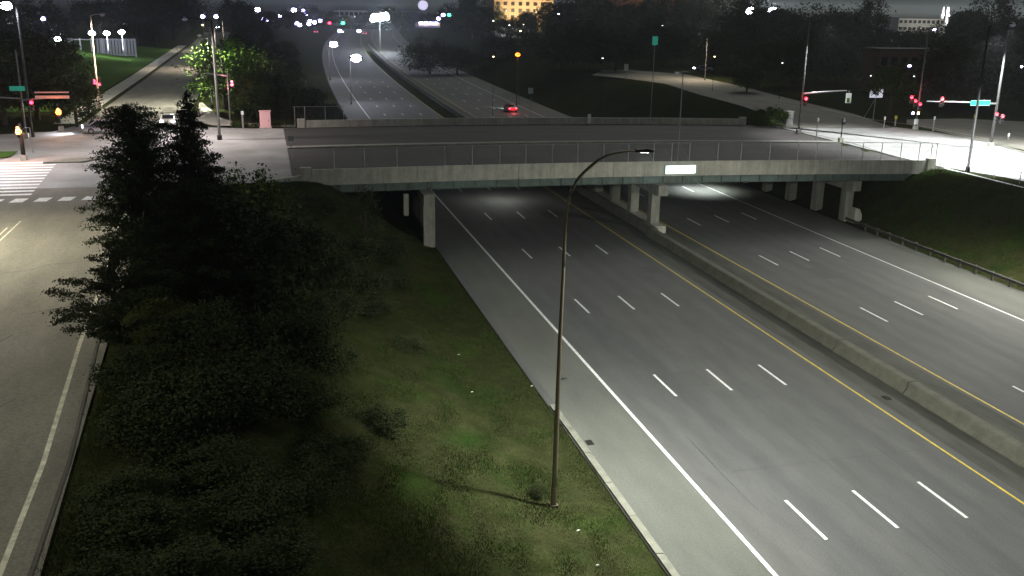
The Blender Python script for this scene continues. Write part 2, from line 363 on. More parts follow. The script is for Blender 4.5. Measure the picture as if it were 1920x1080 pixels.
# girders
for k in range(11):
    y = YN+.45+k*3.45
    for a, b in ((5, 13.6), (13.6, 35.7), (35.7, 56.4), (56.4, 63.5)):
        xx = [a+.03+(b-a-.06)*i/4 for i in range(5)]
        along([(-.19,-1.24),(-.19,-1.20),(-.02,-1.19),(-.02,-.46),(-.15,-.45),(-.15,-.42),(.15,-.42),(.15,-.45),(.02,-.46),(.02,-1.19),(.19,-1.20),(.19,-1.24)], y, xx, deck, 'girder', M['steel_green'], br)
    if k == 0:
        st = MB()
        for i in range(29):
            x = 6+i*2.0; st.box((x, y-.09, deck(x)-.83), (.03,.13,.72))
        stuff(st.build('stiffener_row', M['steel_green'], br))
# piers
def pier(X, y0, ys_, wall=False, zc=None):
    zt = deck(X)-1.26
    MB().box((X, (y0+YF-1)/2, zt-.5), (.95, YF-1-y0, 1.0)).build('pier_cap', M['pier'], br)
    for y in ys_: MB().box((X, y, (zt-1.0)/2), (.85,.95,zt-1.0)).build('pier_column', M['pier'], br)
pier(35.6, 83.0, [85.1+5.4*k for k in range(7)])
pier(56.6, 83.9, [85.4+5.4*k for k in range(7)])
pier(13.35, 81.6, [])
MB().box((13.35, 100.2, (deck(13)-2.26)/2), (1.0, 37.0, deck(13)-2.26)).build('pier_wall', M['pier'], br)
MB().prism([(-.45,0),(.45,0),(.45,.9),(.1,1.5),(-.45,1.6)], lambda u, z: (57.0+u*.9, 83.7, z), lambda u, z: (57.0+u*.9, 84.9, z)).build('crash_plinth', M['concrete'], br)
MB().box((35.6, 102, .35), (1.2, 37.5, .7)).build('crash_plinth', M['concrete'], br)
# abutments
MB().box((3.5, (YN+YF)/2, 4.4), (1.0, YF-YN-.2, 2.3)).build('abutment', M['concrete'], br)
MB().box((64.6, (YN+YF)/2, 4.2), (1.0, YF-YN-.2, 1.8)).build('abutment', M['concrete'], br)
MB().prism([(0,0),(4.2,-.2),(4.2,.35),(0,1.55)], lambda u, z: (65.1+u, YN-.15, 4.2+z), lambda u, z: (65.1+u, YN+.25, 4.2+z)).build('wing_wall', M['concrete'], br)
MB().prism([(0,0),(-5,.2),(-5,1.0),(0,1.6)], lambda u, z: (3.0+u, YN-.1, 4.7+z), lambda u, z: (3.0+u, YN+.3, 4.7+z)).build('wing_wall', M['concrete'], br)
MB().box((11.55, 83.3, 3.55), (.42,.42,1.9)).build('drain_pipe', M['concrete'], br)

# lit white panel on the near parapet, with bracket
sg = thing('lit_sign_panel', 'glowing white rectangular panel fixed to the near bridge parapet', 'sign', (37.45, YN-.22, deck(37)+.12))
MB().box((0,0,0), (2.95,.10,.74)).build('panel_face', M['sign_face'], sg)
MB().box((0,.09,0), (3.05,.05,.80)).build('backing_frame', M['galv'], sg)
for u in (-1, 1): MB().box((u, .13, 0), (.06,.04,1.0)).build('bracket', M['galv'], sg)
# luminaire under the deck over the far carriageway
ul = thing('underdeck_light', 'small lamp fixed under the bridge deck above the far carriageway', 'lamp', (49.0, 103.3, deck(47)-1.33))
MB().box((0,0,0), (.7,.4,.14)).build('housing', M['galv'], ul); MB().box((0,0,-.08), (.55,.3,.03)).build('lens', M['led_soft'], ul)
lamp_light(ul, (0,0,-.15), 5000, (.9,1,.92), ang=120, blend=.9)

ul = thing('underdeck_light', 'added lamp under the bridge deck in place of bounced light on the near carriageway', 'lamp', (24.5, 101.0, deck(24)-1.33))  # added lamp, stands in for light bounced under the deck
MB().box((0,0,0), (.7,.4,.14)).build('housing', M['galv'], ul); MB().box((0,0,-.08), (.55,.3,.03)).build('lens', M['dim_lens'], ul)
lamp_light(ul, (0,0,-.15), 900, (.97,1,.88), ang=170, blend=1)

# ------------------------------------------------------------------ chain-link fences
def fence(label, pts, zf, h, posts, mesh_step=.22, rail=True, group=None, name='chain_link_fence'):
    t = thing(name, label, 'fence', (0,0,0))
    for (x, y) in posts: MB().tube([(x,y,zf(x,y)),(x,y,zf(x,y)+h)], .038, 6).build('fence_post', M['galv'], t)
    if rail:
        MB().tube([(x,y,zf(x,y)+h-.03) for x, y in pts], .024, 5).build('top_rail', M['galv'], t)
    wm = MB(); 
    for (x0,y0),(x1,y1) in zip(pts[:-1], pts[1:]):
        L = math.hypot(x1-x0, y1-y0); n = max(1, int(L/mesh_step)); w_ = .0022
        ux, uy = (x1-x0)/L, (y1-y0)/L
        for i in range(n):
            for sgn in (1, -1):
                s0 = i*mesh_step+(0 if sgn > 0 else h*.6); s1 = s0+sgn*h*.6
                s1 = max(0, min(L, s1)); s0 = min(s0, L)
                if abs(s1-s0) < .2: continue
                hh = abs(s1-s0)/.6*1.0
                a = (x0+ux*s0, y0+uy*s0); b = (x0+ux*s1, y0+uy*s1)
                za, zb = zf(*a)+.04, zf(*b)+min(h-.04, hh)
                wm.add([(a[0]-ux*w_,a[1]-uy*w_,za),(a[0]+ux*w_,a[1]+uy*w_,za),(b[0]+ux*w_,b[1]+uy*w_,zb),(b[0]-ux*w_,b[1]-uy*w_,zb)],[(0,1,2,3)])
    stuff(wm.build('wire_mesh', M['galv'], t))
    return t
ptop = lambda x, y: deck(x)+.86
fx = [5.5,8.1,10.9,15.1,17.6,20.1,22.5,25.0,27.4,29.9,32.3,34.8,36.6,38.4,41.3,43.7,46.7,49.7,51.7,54.4,56.8,58.9,61.1,63.2,64.6,65.2]
fence('tall chain-link fence on the near parapet of the overpass', [(5.5,YN+.12)]+[(x,YN+.12) for x in fx[1:]], ptop, 1.75, [(x,YN+.12) for x in fx], .16)
t_ = bpy.data.objects['chain_link_fence']
MB().tube([(63.2,YN+.12,ptop(63,0)+.1),(65.0,YN+.12,ptop(65,0)+1.6)], .025, 5).build('brace', M['galv'], t_)
fence('short chain-link fence at the left end of the far bridge parapet', [(3.2,YF+.15),(9.5,YF+.15)], lambda x, y: deck(x)+.2, 2.3, [(3.4,YF+.15),(4.6,YF+.15),(7.0,YF+.15),(9.2,YF+.15)], .2)
pts = [(65.6,YN-.2),(67.4,78),(67.9,72),(67.6,62),(67.6,45)]
pp = []
for (a,b),(c,d) in zip(pts[:-1],pts[1:]):
    n = max(1,int(math.hypot(c-a,d-b)/2.6)); pp += [(a+(c-a)*i/n, b+(d-b)*i/n) for i in range(n)]
fence('low chain-link fence running along the top of the right grass slope', pts, lambda x, y: ZR-.05, 1.15, pp, .2)

# ------------------------------------------------------------------ upper streets
ZS = 5.82
st = struct(poly('left_street', [(-21.3,-20),(-6.4,-20),(-6.35,22),(-7.95,56),(-8.7,66),(-9.2,74),(-6.5,80),(-2,83.4),(-21.6,83.4)], ZS, M['asphalt_old']))
cs = struct(poly('left_crossing', [(-90,86),(-25.5,86),(-21.6,83.4),(3.2,83.4),(3.2,119.4),(-1.5,119.8),(-6.5,121.5),(-9.5,126),(-21.4,126),(-23.5,119.5),(-30,117),(-90,117)], ZS+.004, M['street_concrete']))
fr = struct(poly('left_hill_road', [(-21.4,126),(-9.5,126),(-10.6,200),(-12.0,330),(-13,460),(-24,460),(-22.0,330),(-21.4,200)], ZS, M['asphalt_old']))
struct(poly('left_sidewalk', [(-24.6,126),(-22.1,126),(-22.1,200),(-22.9,330),(-25.5,330),(-24.6,200)], ZS+.10, M['concrete']))
struct(poly('corner_sidewalk', [(-8.5,127),(-6.2,122.6),(-1.5,121),(3.5,120.6),(3.5,123),(-3,124.5),(-5.5,130),(-8.8,150),(-9.2,150)], ZS+.11, M['concrete']))
def ribbon(name, pts, wd, z, m_, parent):
    mb = MB(); n = len(pts)
    for i, p in enumerate(pts):
        a = Vector(pts[max(0,i-1)]); b = Vector(pts[min(n-1,i+1)]); t = (b-a).normalized(); q = Vector((-t.y, t.x))*wd/2
        mb.v += [(p[0]-q.x,p[1]-q.y,z),(p[0]+q.x,p[1]+q.y,z)]
    mb.f = [(2*i,2*i+1,2*i+3,2*i+2) for i in range(n-1)]
    return mb.build(name, m_, parent)
ribbon('edge_line', [(-7.45,22),(-7.75,32),(-8.55,44),(-9.1,56),(-9.9,66),(-10.1,75)], .17, ZS+.008, M['worn_paint'], st)
ribbon('kerb_line', [(-6.6,20),(-6.95,32),(-7.8,44),(-8.4,56),(-9.0,66)], .12, ZS+.03, M['gutter'], st)
ribbon('centre_line', [(-17.0,20),(-17.0,69)], .10, ZS+.008, M['worn_paint'], st)
ribbon('centre_line', [(-16.6,20),(-16.6,71)], .10, ZS+.008, M['worn_paint'], st)
cb = MB().add([(-.52,0,0),(.42,0,0),(.60,1.5,0),(-.34,1.5,0)],[(0,1,2,3)]).mesh('crossing_block')
for k in range(7):
    o = link('crossing_block', cb, M['white_paint'], st); o.location = (-20.0+k*1.66, 77.7+.06*k, ZS+.009)
zb = MB().add([(-3.4,0,0),(2.4,0,0),(2.4,.62,0),(-3.4,.62,0)],[(0,1,2,3)]).mesh('crossing_bar')
for k in range(12):
    o = link('crossing_bar', zb, M['white_paint'], st); o.location = (-20.3-.09*k, 80.6+k*1.45, ZS+.012)
ribbon('crack', [(-12,49),(-9.8,50.1),(-9.3,50.3)], .06, ZS+.006, M['dark_metal'], st)
ribbon('crack', [(-14.5,40),(-13.6,42.5),(-12.4,44),(-11.7,46)], .05, ZS+.006, M['dark_metal'], st)
ribbon('crack', [(-12.8,30),(-11.6,33.5),(-10.9,36),(-9.9,38)], .05, ZS+.006, M['dark_metal'], st)
ribbon('crack', [(-15,57),(-13.2,57.6),(-12.6,58.6),(-10.4,59)], .05, ZS+.006, M['dark_metal'], st)
# corner island and lawns
struct(MB().prism([(0,0),(0,.14),(1,.14),(1,0)], lambda u, z: (-20.0+u*3.4, 96.2, ZS+z), lambda u, z: (-18.2+u*3.2, 98.4, ZS+z)).build('traffic_island', M['kerb']))
struct(poly('corner_lawn', [(-60,98),(-26,98),(-23.7,100),(-23.6,103.5),(-60,104.5)], ZS+.14, M['lawn']))
# raised ground that carries the lit lawn on the left
lawn = MB()
n = 14
LP_ = [(-25.5,135),(-26,300),(-33,330),(-70,330),(-60,240),(-40,150)]
for (x, y) in LP_: pass
gx = 16
for j in range(gx+1):
    y = 140+170*j/gx
    for i in range(gx+1):
        u = i/gx; x = -25.2-u*52; z = ZS+3.2*sm(u*1.6)*sm((y-150)/70)+.05
        lawn.v.append((x, y, z))
for j in range(gx):
    for i in range(gx): a = j*(gx+1)+i; lawn.f.append((a, a+1, a+gx+2, a+gx+1))
struct(lawn.build('hillside_lawn', M['lawn'], smooth=True))

# right-hand streets
ZQ = 5.41
def SP(*p): return [S(a, b, ZQ) for a, b in p]
ri = struct(poly('right_crossing', [(66.2,119.4),(66.2,86),(68.6,78),(69.2,66),(69.2,10),(92,10),(92,80)]+[tuple(S(1920,287,ZQ)[:2]),tuple(S(1850,265,ZQ)[:2]),tuple(S(1760,249,ZQ)[:2]),tuple(S(1680,239,ZQ)[:2]),tuple(S(1560,238,ZQ)[:2]),tuple(S(1460,239,ZQ)[:2])], ZQ+.004, M['street_concrete']))
struct(poly('far_ramp', [tuple(S(a,b,ZQ)[:2]) for a, b in ((1672,238),(1560,239),(1462,239.5),(1430,212),(1385,197),(1310,177),(1247,157),(1172,147),(1110,141),(1130,131),(1180,131),(1285,139),(1382,160),(1500,190),(1600,213))], ZQ, M['asphalt_old']))
struct(poly('right_far_road', [tuple(S(a,b,ZQ)[:2]) for a, b in ((1700,232),(1760,246),(1960,290),(2300,360),(2500,330),(2000,232),(1800,222),(1700,224))], ZQ+.002, M['asphalt_old']))
ribbon('edge_line', [tuple(S(a,b,ZQ)[:2]) for a, b in ((1484,243),(1530,252),(1600,269),(1650,285),(1712,304))], .22, ZQ+.012, M['gutter'], ri)
ribbon('kerb_line', [tuple(S(a,b,ZQ)[:2]) for a, b in ((1462,240),(1560,239),(1672,239),(1750,249),(1850,266),(1930,290))], .5, ZQ+.10, M['kerb'], ri)
ribbon('edge_line', [tuple(S(a,b,ZQ)[:2]) for a, b in ((1730,306),(1800,322),(1920,352))], .3, ZQ+.012, M['white_paint'], ri)
ribbon('centre_line', [tuple(S(a,b,ZQ)[:2]) for a, b in ((1540,204),(1640,225),(1750,240),(1860,262))], .2, ZQ+.02, M['worn_paint'], ri)

# ------------------------------------------------------------------ street lights
def light_pole(label, base, h, arm=(2.4, 0), head='led', power=0, col=(.9,.95,1), pole='galv', name='street_light', group=None, r=.10, ang=150, hs=1.0, cat='street light', tilt=(0,0)):
    t = thing(name, label, cat, base, 0, group)
    MB().tube([(0,0,0),(0,0,.5),(0,0,.52),(0,0,h)], [r*1.7,r*1.7,r,r*.7], 8).build('pole', M[pole], t, True)
    ax, ay = arm
    MB().tube([(0,0,h-.1),(ax*.35,ay*.35,h+.12),(ax,ay,h+.15)], .05, 6).build('arm', M[pole], t, True)
    a = math.atan2(ay, ax) if (ax or ay) else 0
    MB().box((ax, ay, h+.17), (.75*hs,.34*hs,.13*hs), a).build('lamp_head', M[pole], t)
    ln = MB().ball((ax, ay, h+.08), (.30*hs,.24*hs,.20*hs), 10, 6).build('lens', M[head], t, True)
    if power: lamp_light(t, (ax, ay, h-.15), power, col, ang=ang, rot=(tilt[0], tilt[1], 0))
    return t
# the tall curved pole beside the freeway
t = thing('freeway_light', 'tall bronze light pole with a curved arm rising from the grass beside the near shoulder', 'street light', (10.91, 34.98, ground(10.9,35)-.05))
zb0 = t.location.z
arc = [(10.91,0),(10.95,7.8),(11.0,10.85),(11.04,12.98),(11.29,14.01),(11.81,14.65),(12.53,15.15),(13.38,15.32),(13.75,15.31)]
path = []
for i in range(len(arc)-1):     # smooth the arm
    for k in range(4):
        u = k/4; p0 = arc[max(0,i-1)]; p1 = arc[i]; p2 = arc[i+1]; p3 = arc[min(len(arc)-1,i+2)]
        q = [0.5*((2*p1[j])+(-p0[j]+p2[j])*u+(2*p0[j]-5*p1[j]+4*p2[j]-p3[j])*u*u+(-p0[j]+3*p1[j]-3*p2[j]+p3[j])*u**3) for j in (0,1)]
        if i < 2: q = [p1[0]+(p2[0]-p1[0])*u, p1[1]+(p2[1]-p1[1])*u]
        path.append(q)
path.append(arc[-1])
pole_pts = [q for q in path if q[1] <= 11.5]; arm_pts = [q for q in path if q[1] >= 10.8]
MB().tube([(q[0]-10.91, 0, q[1]-zb0) for q in [(10.91,zb0)]+pole_pts[1:]], [.125-.062*min(1,q[1]/12) for q in [(10.91,zb0)]+pole_pts[1:]], 12).build('pole', M['bronze_pole'], t, True)
MB().tube([(q[0]-10.91, 0, q[1]-zb0) for q in arm_pts], [.072-.030*i/len(arm_pts) for i in range(len(arm_pts))], 10).build('curved_arm', M['bronze_pole'], t, True)
MB().box((0,0,.08), (.34,.34,.08)).build('base_plate', M['bronze_pole'], t)
MB().tube([(0,0,.05),(0,0,.9)], [.14,.128], 12).build('base_skirt', M['bronze_pole'], t)
MB().prism([(-.36,-.02),(.38,-.05),(.38,.03),(.15,.10),(-.3,.07)], lambda u, z: (3.15+u, -.16, 15.32-zb0+z), lambda u, z: (3.15+u, .16, 15.32-zb0+z)).build('lamp_head', M['dark_metal'], t)
MB().box((3.2,0,15.265-zb0), (.30,.14,.02)).build('lens', M['led_soft'], t)
lamp_light(t, (3.2, 0, 15.15-zb0), 30000, (.97,1,.91), ang=156, blend=.6, rot=(R(14), R(-28), 0))
FREEWAY_LIGHT = t
# others along the freeway, some just outside the picture
for (x, y, h, p, lab) in ((59.2, 12.0, 14.0, 12000, 'freeway light on the right slope, out of view at the lower right'),
                       (60.5, 66.0, 13.0, 4200, 'freeway light on the right slope, out of view at the right edge')):
    pass
light_pole('freeway light pole standing just beyond the right edge of the picture', (58.0, 22.0, 1.0), 14, (-3,0), power=34000, col=(.99,1,.93), head='led_soft', name='freeway_light', tilt=(0,R(34)), ang=112)
light_pole('freeway light pole on the right bank near the guard rail, past the right edge', (60.0, 57.0, 1.5), 12.5, (-3.5,0), power=24000, col=(1,.99,.88), head='led_soft', name='freeway_light', tilt=(R(14),R(36)), ang=126)
light_pole('freeway light pole standing behind the camera on the near shoulder side', (11.0, -4.0, 1.0), 14.3, (3,0), power=22000, col=(.98,1,.93), head='led_soft', name='freeway_light', tilt=(R(24),R(-24)), ang=140)

# lamps beyond the bridge on the near shoulder
for (bx, by, h, hd, pw, lab) in ((17.3, 204, 9.2, (665,114), 3800, 'blazing white street light beside the freeway just beyond the bridge, the nearer of a pair'),
                                 (17.2, 267, 9.2, (615,85), 4500, 'blazing white street light beside the freeway beyond the bridge, the farther of a pair')):
    light_pole(lab, (bx, by, 0), h, (1.2,0), 'led_huge', pw, (.88,1,.86), pole='dark_metal', name='freeway_light', hs=3.6, ang=160, group='bright lamps beside the far freeway')
# left intersection
light_pole('white street light on a leaning signal pole at the left crossing corner', tuple(S(61,257,ZS)), 13.6, (-.9,-.3), 'led_huge', 34000, (1,.97,.95), ang=125, hs=2.0, r=.14, tilt=(R(-8),R(-24)), pole='dark_metal')
light_pole('black twin-armed street light pole behind the spruce at the left crossing', tuple(S(412,262,ZS)), 12.6, (-2.7,0), 'dim_lens', 13000, (1,.86,.84), ang=140, pole='dark_metal', r=.16, name='street_light')
light_pole('slender tan street light pole with pink signal boxes left of the juniper', tuple(S(187,203,ZS)), 12.3, (1.6,-.6), 'dim_lens', 9000, (1,.86,.80), pole='tan_pole', r=.12)
light_pole('street light standing beyond the left edge of the picture over the left street', (-25.0, 62, ZS), 11, (3.5,0), 'led', 25000, (1,.94,.74), ang=150, tilt=(R(-10),R(-10)))
light_pole('street light farther down the left street, beyond the left edge of the picture', (-24.0, 27, ZS), 11, (3.5,0), 'led', 6500, (1,.95,.74), ang=150, tilt=(0,R(-14)))
light_pole('street light over the cross street beyond the left edge of the picture', (-30.0, 90, ZS), 11.5, (2.5,1), 'led', 19000, (1,.95,.97), ang=130, tilt=(0,R(-12)))
light_pole('street light beside the left hill road, in front of the bright green tree', (S(446,196,ZS).x-3.4, S(446,196,ZS).y-4.2, ZS), 9.8, (-1.0,-.6), 'dim_lens', 24000, (.97,1,.8), pole='dark_metal', ang=176)
light_pole('warm street light halfway up the left hill road', (-9.5, 222, ZS), 9.5, (-2.2,0), 'dim_lens', 16000, (1,.82,.68), ang=150, pole='dark_metal')
light_pole('warm street light on the far part of the left hill road', (-10.5, 300, ZS), 9.5, (-2.2,0), 'dim_lens', 15000, (1,.88,.68), ang=150, pole='dark_metal')
# right intersection
pr = S(1814,322,ZQ)
light_pole('slim black street light pole at the end of the bridge fence on the right', tuple(pr), 14.0, (2.6,0), 'dim_lens', 52000, (.94,1,.98), ang=100, pole='dark_metal', r=.13, tilt=(R(22),R(-20)))
light_pole('tall street light beyond the right edge of the picture over the right crossing', (96, 88, ZQ), 12.5, (-5,0), 'led', 34000, (.97,1,1), ang=125, tilt=(0,R(18)))
light_pole('tall street light beyond the right edge above the near street', (84, 62, ZQ), 12.5, (-4,0), 'led', 15000, (.95,1,1), ang=90)
light_pole('slim grey light pole rising from the middle of the near bridge fence', (37.3, YN+.35, deck(37)+.2), 8.6, (-.6,0), 'dim_lens', 0, pole='galv', r=.06, hs=.6)
light_pole('warm street light beside the far ramp in front of the dark woods', (92, 196, ZQ), 9.5, (-2,0), 'dim_lens', 9000, (1,.85,.65), ang=150, pole='dark_metal')

# ------------------------------------------------------------------ signals
def sig_head(parent, loc, lit='red', rz=0, pos=0, sections=3, name='signal_head'):
    o = MB().box((0,0,0), (.34,.22,.36*sections)).build(name, M['sig_house'], parent); o.location = loc; o.rotation_euler = (0,0,rz)
    for k in range(sections):
        z = (sections-1)*.18-k*.36
        MB().tube([(0,-.10,z),(0,-.14,z)], (.26 if lit == 'amber' else .18) if k == pos else .13, 12).build('lens', M[lit] if k == pos else M['glass'], o)
        MB().prism([(-.16,0),(-.14,.12),(0,.17),(.14,.12),(.16,0),(.13,0),(.11,.09),(0,.13),(-.11,.09),(-.13,0)], lambda u, w_: (u,-.11,z+w_), lambda u, w_: (u,-.34,z+w_)).build('visor', M['sig_house'], o)
    return o
def signal_pole(label, base, h, arm_to, heads, pole='signal_grey', lamp=None, r=.14, plates=(), col=None, power=0):
    t = thing('traffic_signal', label, 'traffic signal', base)
    b = Vector(base)
    MB().tube([(0,0,0),(0,0,h)], [r,r*.6], 10).build('pole', M[pole], t, True)
    MB().box((0,0,.25),(.5,.5,.5)).build('pole_base', M['concrete'], t)
    if arm_to is not None:
        e = Vector(arm_to)-b; z0 = e.z-.35
        MB().tube([(0,0,z0),(e.x*.5,e.y*.5,e.z-.12),(e.x,e.y,e.z)], [.11,.09,.06], 8).build('mast_arm', M['galv'], t, True)
    for loc, lit, pos, sec in heads:
        p = Vector(loc)-b; sig_head(t, p, lit, 0, pos, sec)
    if power:
        q = Vector(heads[0][0])-b; lamp_light(t, (q.x, q.y-.6, q.z+.3), power, col, 'POINT', rad=.2)
    return t, b
# right: A (left-hand pole, far side)
bA = S(1497,250,ZQ)
t, b = signal_pole('signal pole with a mast arm to the right beside the white cabinet, one red light', bA, 13.8, SY(1588,170,bA.y), [(SY(1510,190,bA.y),'red',0,3)], power=60, col=(1,.05,.05))
lamp_light(t, (1.8,-1.2,13.6), 15000, (.95,.98,1), ang=115, rot=(R(-14),R(-14),0)); MB().tube([(0,0,13.6),(1.8,-1.2,13.8)], .05, 5).build('lamp_arm', M['dark_metal'], t); MB().box((1.8,-1.2,13.8),(.8,.35,.14),-.6).build('lamp_head', M['dark_metal'], t); p = SY(1591,184,bA.y-.2)-b; MB().box(p, (.75,.06,1.25)).build('hanging_sign', M['sign_white'], t); MB().box(p+Vector((-.05,-.045,-.25)), (.4,.02,.55)).build('sign_symbol', M['leaf_bright'], t)
MB().tube([(p.x,p.y,p.z+.6),(p.x,p.y,p.z+.95)], .03, 5).build('sign_hanger', M['galv'], t)
bR = S(1857,275,ZQ)
t, b = signal_pole('far right signal pole whose long mast arm carries the green street sign', bR, 13.2, SY(1738,190,bR.y), [(SY(1765,191,bR.y),'red',0,3),(SY(1867,219,bR.y),'red',0,3),(SY(1878,223,bR.y),'red',0,3)], power=90, col=(1,.05,.05), r=.17)
lamp_light(t, (-2.2,-1.2,13.0), 20000, (.95,.98,1), ang=120, rot=(R(-5),R(14),0)); MB().tube([(0,0,13.0),(-2.2,-1.2,13.2)], .05, 5).build('lamp_arm', M['dark_metal'], t); MB().box((-2.2,-1.2,13.2),(.8,.35,.14),.5).build('lamp_head', M['dark_metal'], t); p = SY(1838,193,bR.y-.2)-b; MB().box(p, (2.6,.06,.62)).build('street_name_sign', M['sign_green'], t)
MB().box(p+Vector((0,-.04,.28)), (2.6,.02,.035)).build('sign_border', M['sign_white'], t); MB().box(p+Vector((0,-.04,-.28)), (2.6,.02,.035)).build('sign_border', M['sign_white'], t)
bB = S(1716,243,ZQ)
t, b = signal_pole('signal pole in the middle of the right crossing with three red lights in a cluster', bB, 12.8, None, [(SY(1708,187,bB.y),'red',0,3),(SY(1715.5,194,bB.y-.6),'red',0,3),(SY(1724,200,bB.y),'red',0,3)], power=160, col=(1,.04,.05))
for q in ((1711,212),(1721,212)):
    p = SY(*q, bB.y-.3)-b; o = MB().box((0,0,0), (.42,.2,.42)).build('walk_signal', M['sig_house'], t); o.location = p
    MB().box((0,-.11,0), (.32,.03,.30)).build('lens', M['ped'] if q[0] < 1715 else M['warm'], o)
MB().box(SY(1716,228,bB.y)-b+Vector((0,-.2,0)), (.4,.3,.7)).build('control_box', M['sign_white'], t)
# left: mast arm with pink-lit plate and amber signals
bL = S(61,257,ZS)+Vector((-.5,-.6,0))
t, b = signal_pole('left corner signal whose mast arm carries a hanging amber light', bL, 9.2, SY(128,181,bL.y), [(SY(110,211,bL.y),'amber',1,3),(SY(60,198,bL.y),'red',0,3)], power=260, col=(1,.35,.06), r=.13)
M['pink_light_tint'] = mat('pink_light_tint', (.7,.45,.45), .5, emis=(1,.4,.45), est=.12)  # red light on plates and cabinet put into colour and glow
p = SY(98,182,bL.y-.25)-b; MB().box(p, (3.4,.05,.32)).build('sign_plate', M['pink_light_tint'], t); MB().box(p+Vector((0,0,.5)), (3.4,.05,.14)).build('sign_plate', M['pink_light_tint'], t)
p = SY(32,166,bL.y-.25)-b; MB().box(p, (1.5,.05,.5)).build('street_name_sign', M['sign_green'], t)
MB().tube([(0,0,10.0-ZS),( -6,0,10.4-ZS)], .08, 6).build('mast_arm', M['galv'], t)
bP = S(45,300,ZS)
t, b = signal_pole('short dark signal post at the left kerb with a flaring orange light on top', bP, 3.4, None, [(SY(35,247,bP.y),'amber',1,3)], pole='dark_metal', r=.22, power=500, col=(1,.3,.08))
t, b = signal_pole('thin post with a small orange light on the verge behind the left crossing', S(115,245,ZS), 3.0, None, [(S(115,245,ZS)+Vector((0,-.2,2.6)),'amber',2,3)], r=.06)
t, b = signal_pole('pink lit signal hanging low on the tan pole beside the juniper top', S(188,206,ZS), 4.6, None, [(S(188,206,ZS)+Vector((-.3,-.4,3.6)),'red',1,3),(S(188,206,ZS)+Vector((.3,-.4,3.8)),'tail',2,3)], pole='tan_pole', r=.1, power=160, col=(1,.1,.2))
t, b = signal_pole('signal pole with pink light right of the black lamp post at the left crossing', S(432,235,ZS), 6.4, S(432,235,ZS)+Vector((-2.6,0,6.2)), [(S(432,235,ZS)+Vector((.5,-.3,4.9)),'tail',1,3)], pole='galv', r=.1, power=120, col=(1,.25,.35))
t, b = signal_pole('short dark pedestrian signal post on the bridge side of the right crossing', S(1576,266,ZQ), 2.7, None, [(S(1576,266,ZQ)+Vector((0,-.15,2.4)),'dim_lens',0,2)], pole='dark_metal', r=.07)

# small poles, signs and cabinets
def sign_post(label, base, h, sz, m_='sign_white', pole='galv', cat='sign', z_off=0, name='road_sign'):
    t = thing(name, label, cat, base)
    MB().tube([(0,0,0),(0,0,h)], .05, 6).build('post', M[pole], t)
    MB().box((0,-.07,h-sz[1]/2+z_off), (sz[0],.04,sz[1])).build('sign_face', M[m_], t)
    return t
sign_post('tall thin pole with a green exit sign on the grass bank beyond the bridge', S(1220,219,ZQ-1.5), 12.2, (.9,1.3), 'sign_green')
sign_post('small white square sign low on the bank beyond the far carriageway', S(994,208,.6), 4.4, (1.0,1.1))
sign_post('thin pole with a pale plate left of the green exit sign, deep in the dark', S(1173,149,ZQ), 3.2, (.9,1.3))
t = sign_post('bright white rectangular sign on a braced post beyond the right crossing', S(1637,223,ZQ), 4.3, (2.1,1.25))
MB().tube([(-1.6,0,0),(-.1,0,2.8)], .04, 5).build('brace', M['galv'], t)
for o in t.children:
    if o.name.startswith('sign_face'): o.data.materials[0] = mat('bright_sign', (.8,.8,.85), .5, emis=(.85,.85,1), est=.6)
def post(label, base, h, m_='sign_white', r=.07, cat='post', name='marker_post', cap=None):
    t = thing(name, label, cat, base); MB().tube([(0,0,0),(0,0,h)], r, 8).build('post', M['galv'], t)
    MB().box((0,-.02,h-.2), (r*2.6,r*2.2,.42)).build('reflector', M[m_], t); return t
M['yellow_post'] = mat('yellow_post', (.7,.62,.05), .5)
post('slim post with a white top left of the yellow marker at the right crossing', S(1657,240,ZQ), 1.5)
post('yellow marker post on the far kerb of the right crossing', S(1678,236,ZQ), 1.35, 'yellow_post', .1)
post('slim white-topped post right of the three red signals', S(1749,246,ZQ), 1.9)
post('small white marker at the far right edge of the grass behind the crossing', S(1890,262,ZQ), .8)
post('thin pale post on the near kerb between signal pole and pedestrian post', S(1530,262,ZQ), 2.6)
post('small yellow-topped button post left of the black lamp pole', S(1823,250,ZQ), 2.4, 'yellow_post', .08)
post('small pale stub post standing on the left corner sidewalk', S(456,240,ZS), 2.0, 'sign_white', .12)
def cabinet(label, base, d, m_, name='signal_cabinet'):
    t = thing(name, label, 'cabinet', base)
    MB().box((0,0,d[2]/2+.1), d).build('cabinet_body', M[m_], t); MB().box((0,0,.05), (d[0]+.2,d[1]+.2,.12)).build('plinth', M['concrete'], t)
    MB().box((0,-d[1]/2-.02,d[2]/2+.1), (d[0]*.86,.03,d[2]*.88)).build('door', M[m_], t); MB().box((d[0]*.3,-d[1]/2-.05,d[2]/2), (.05,.05,.2)).build('handle', M['dark_metal'], t)
    MB().box((0,0,d[2]+.13), (d[0]+.12,d[1]+.12,.06)).build('cabinet_roof', M[m_], t); return t
cabinet('white roadside control cabinet beside the bushes at the far right end of the bridge', S(1477,235,ZQ), (1.0,.8,1.75), 'cabinet')
cabinet('pink and white lit cabinet on the corner left of the far bridge parapet', S(498,240,ZS), (1.25,.8,1.9), 'pink_light_tint')  # red light falling on the cabinet is held in its material colour
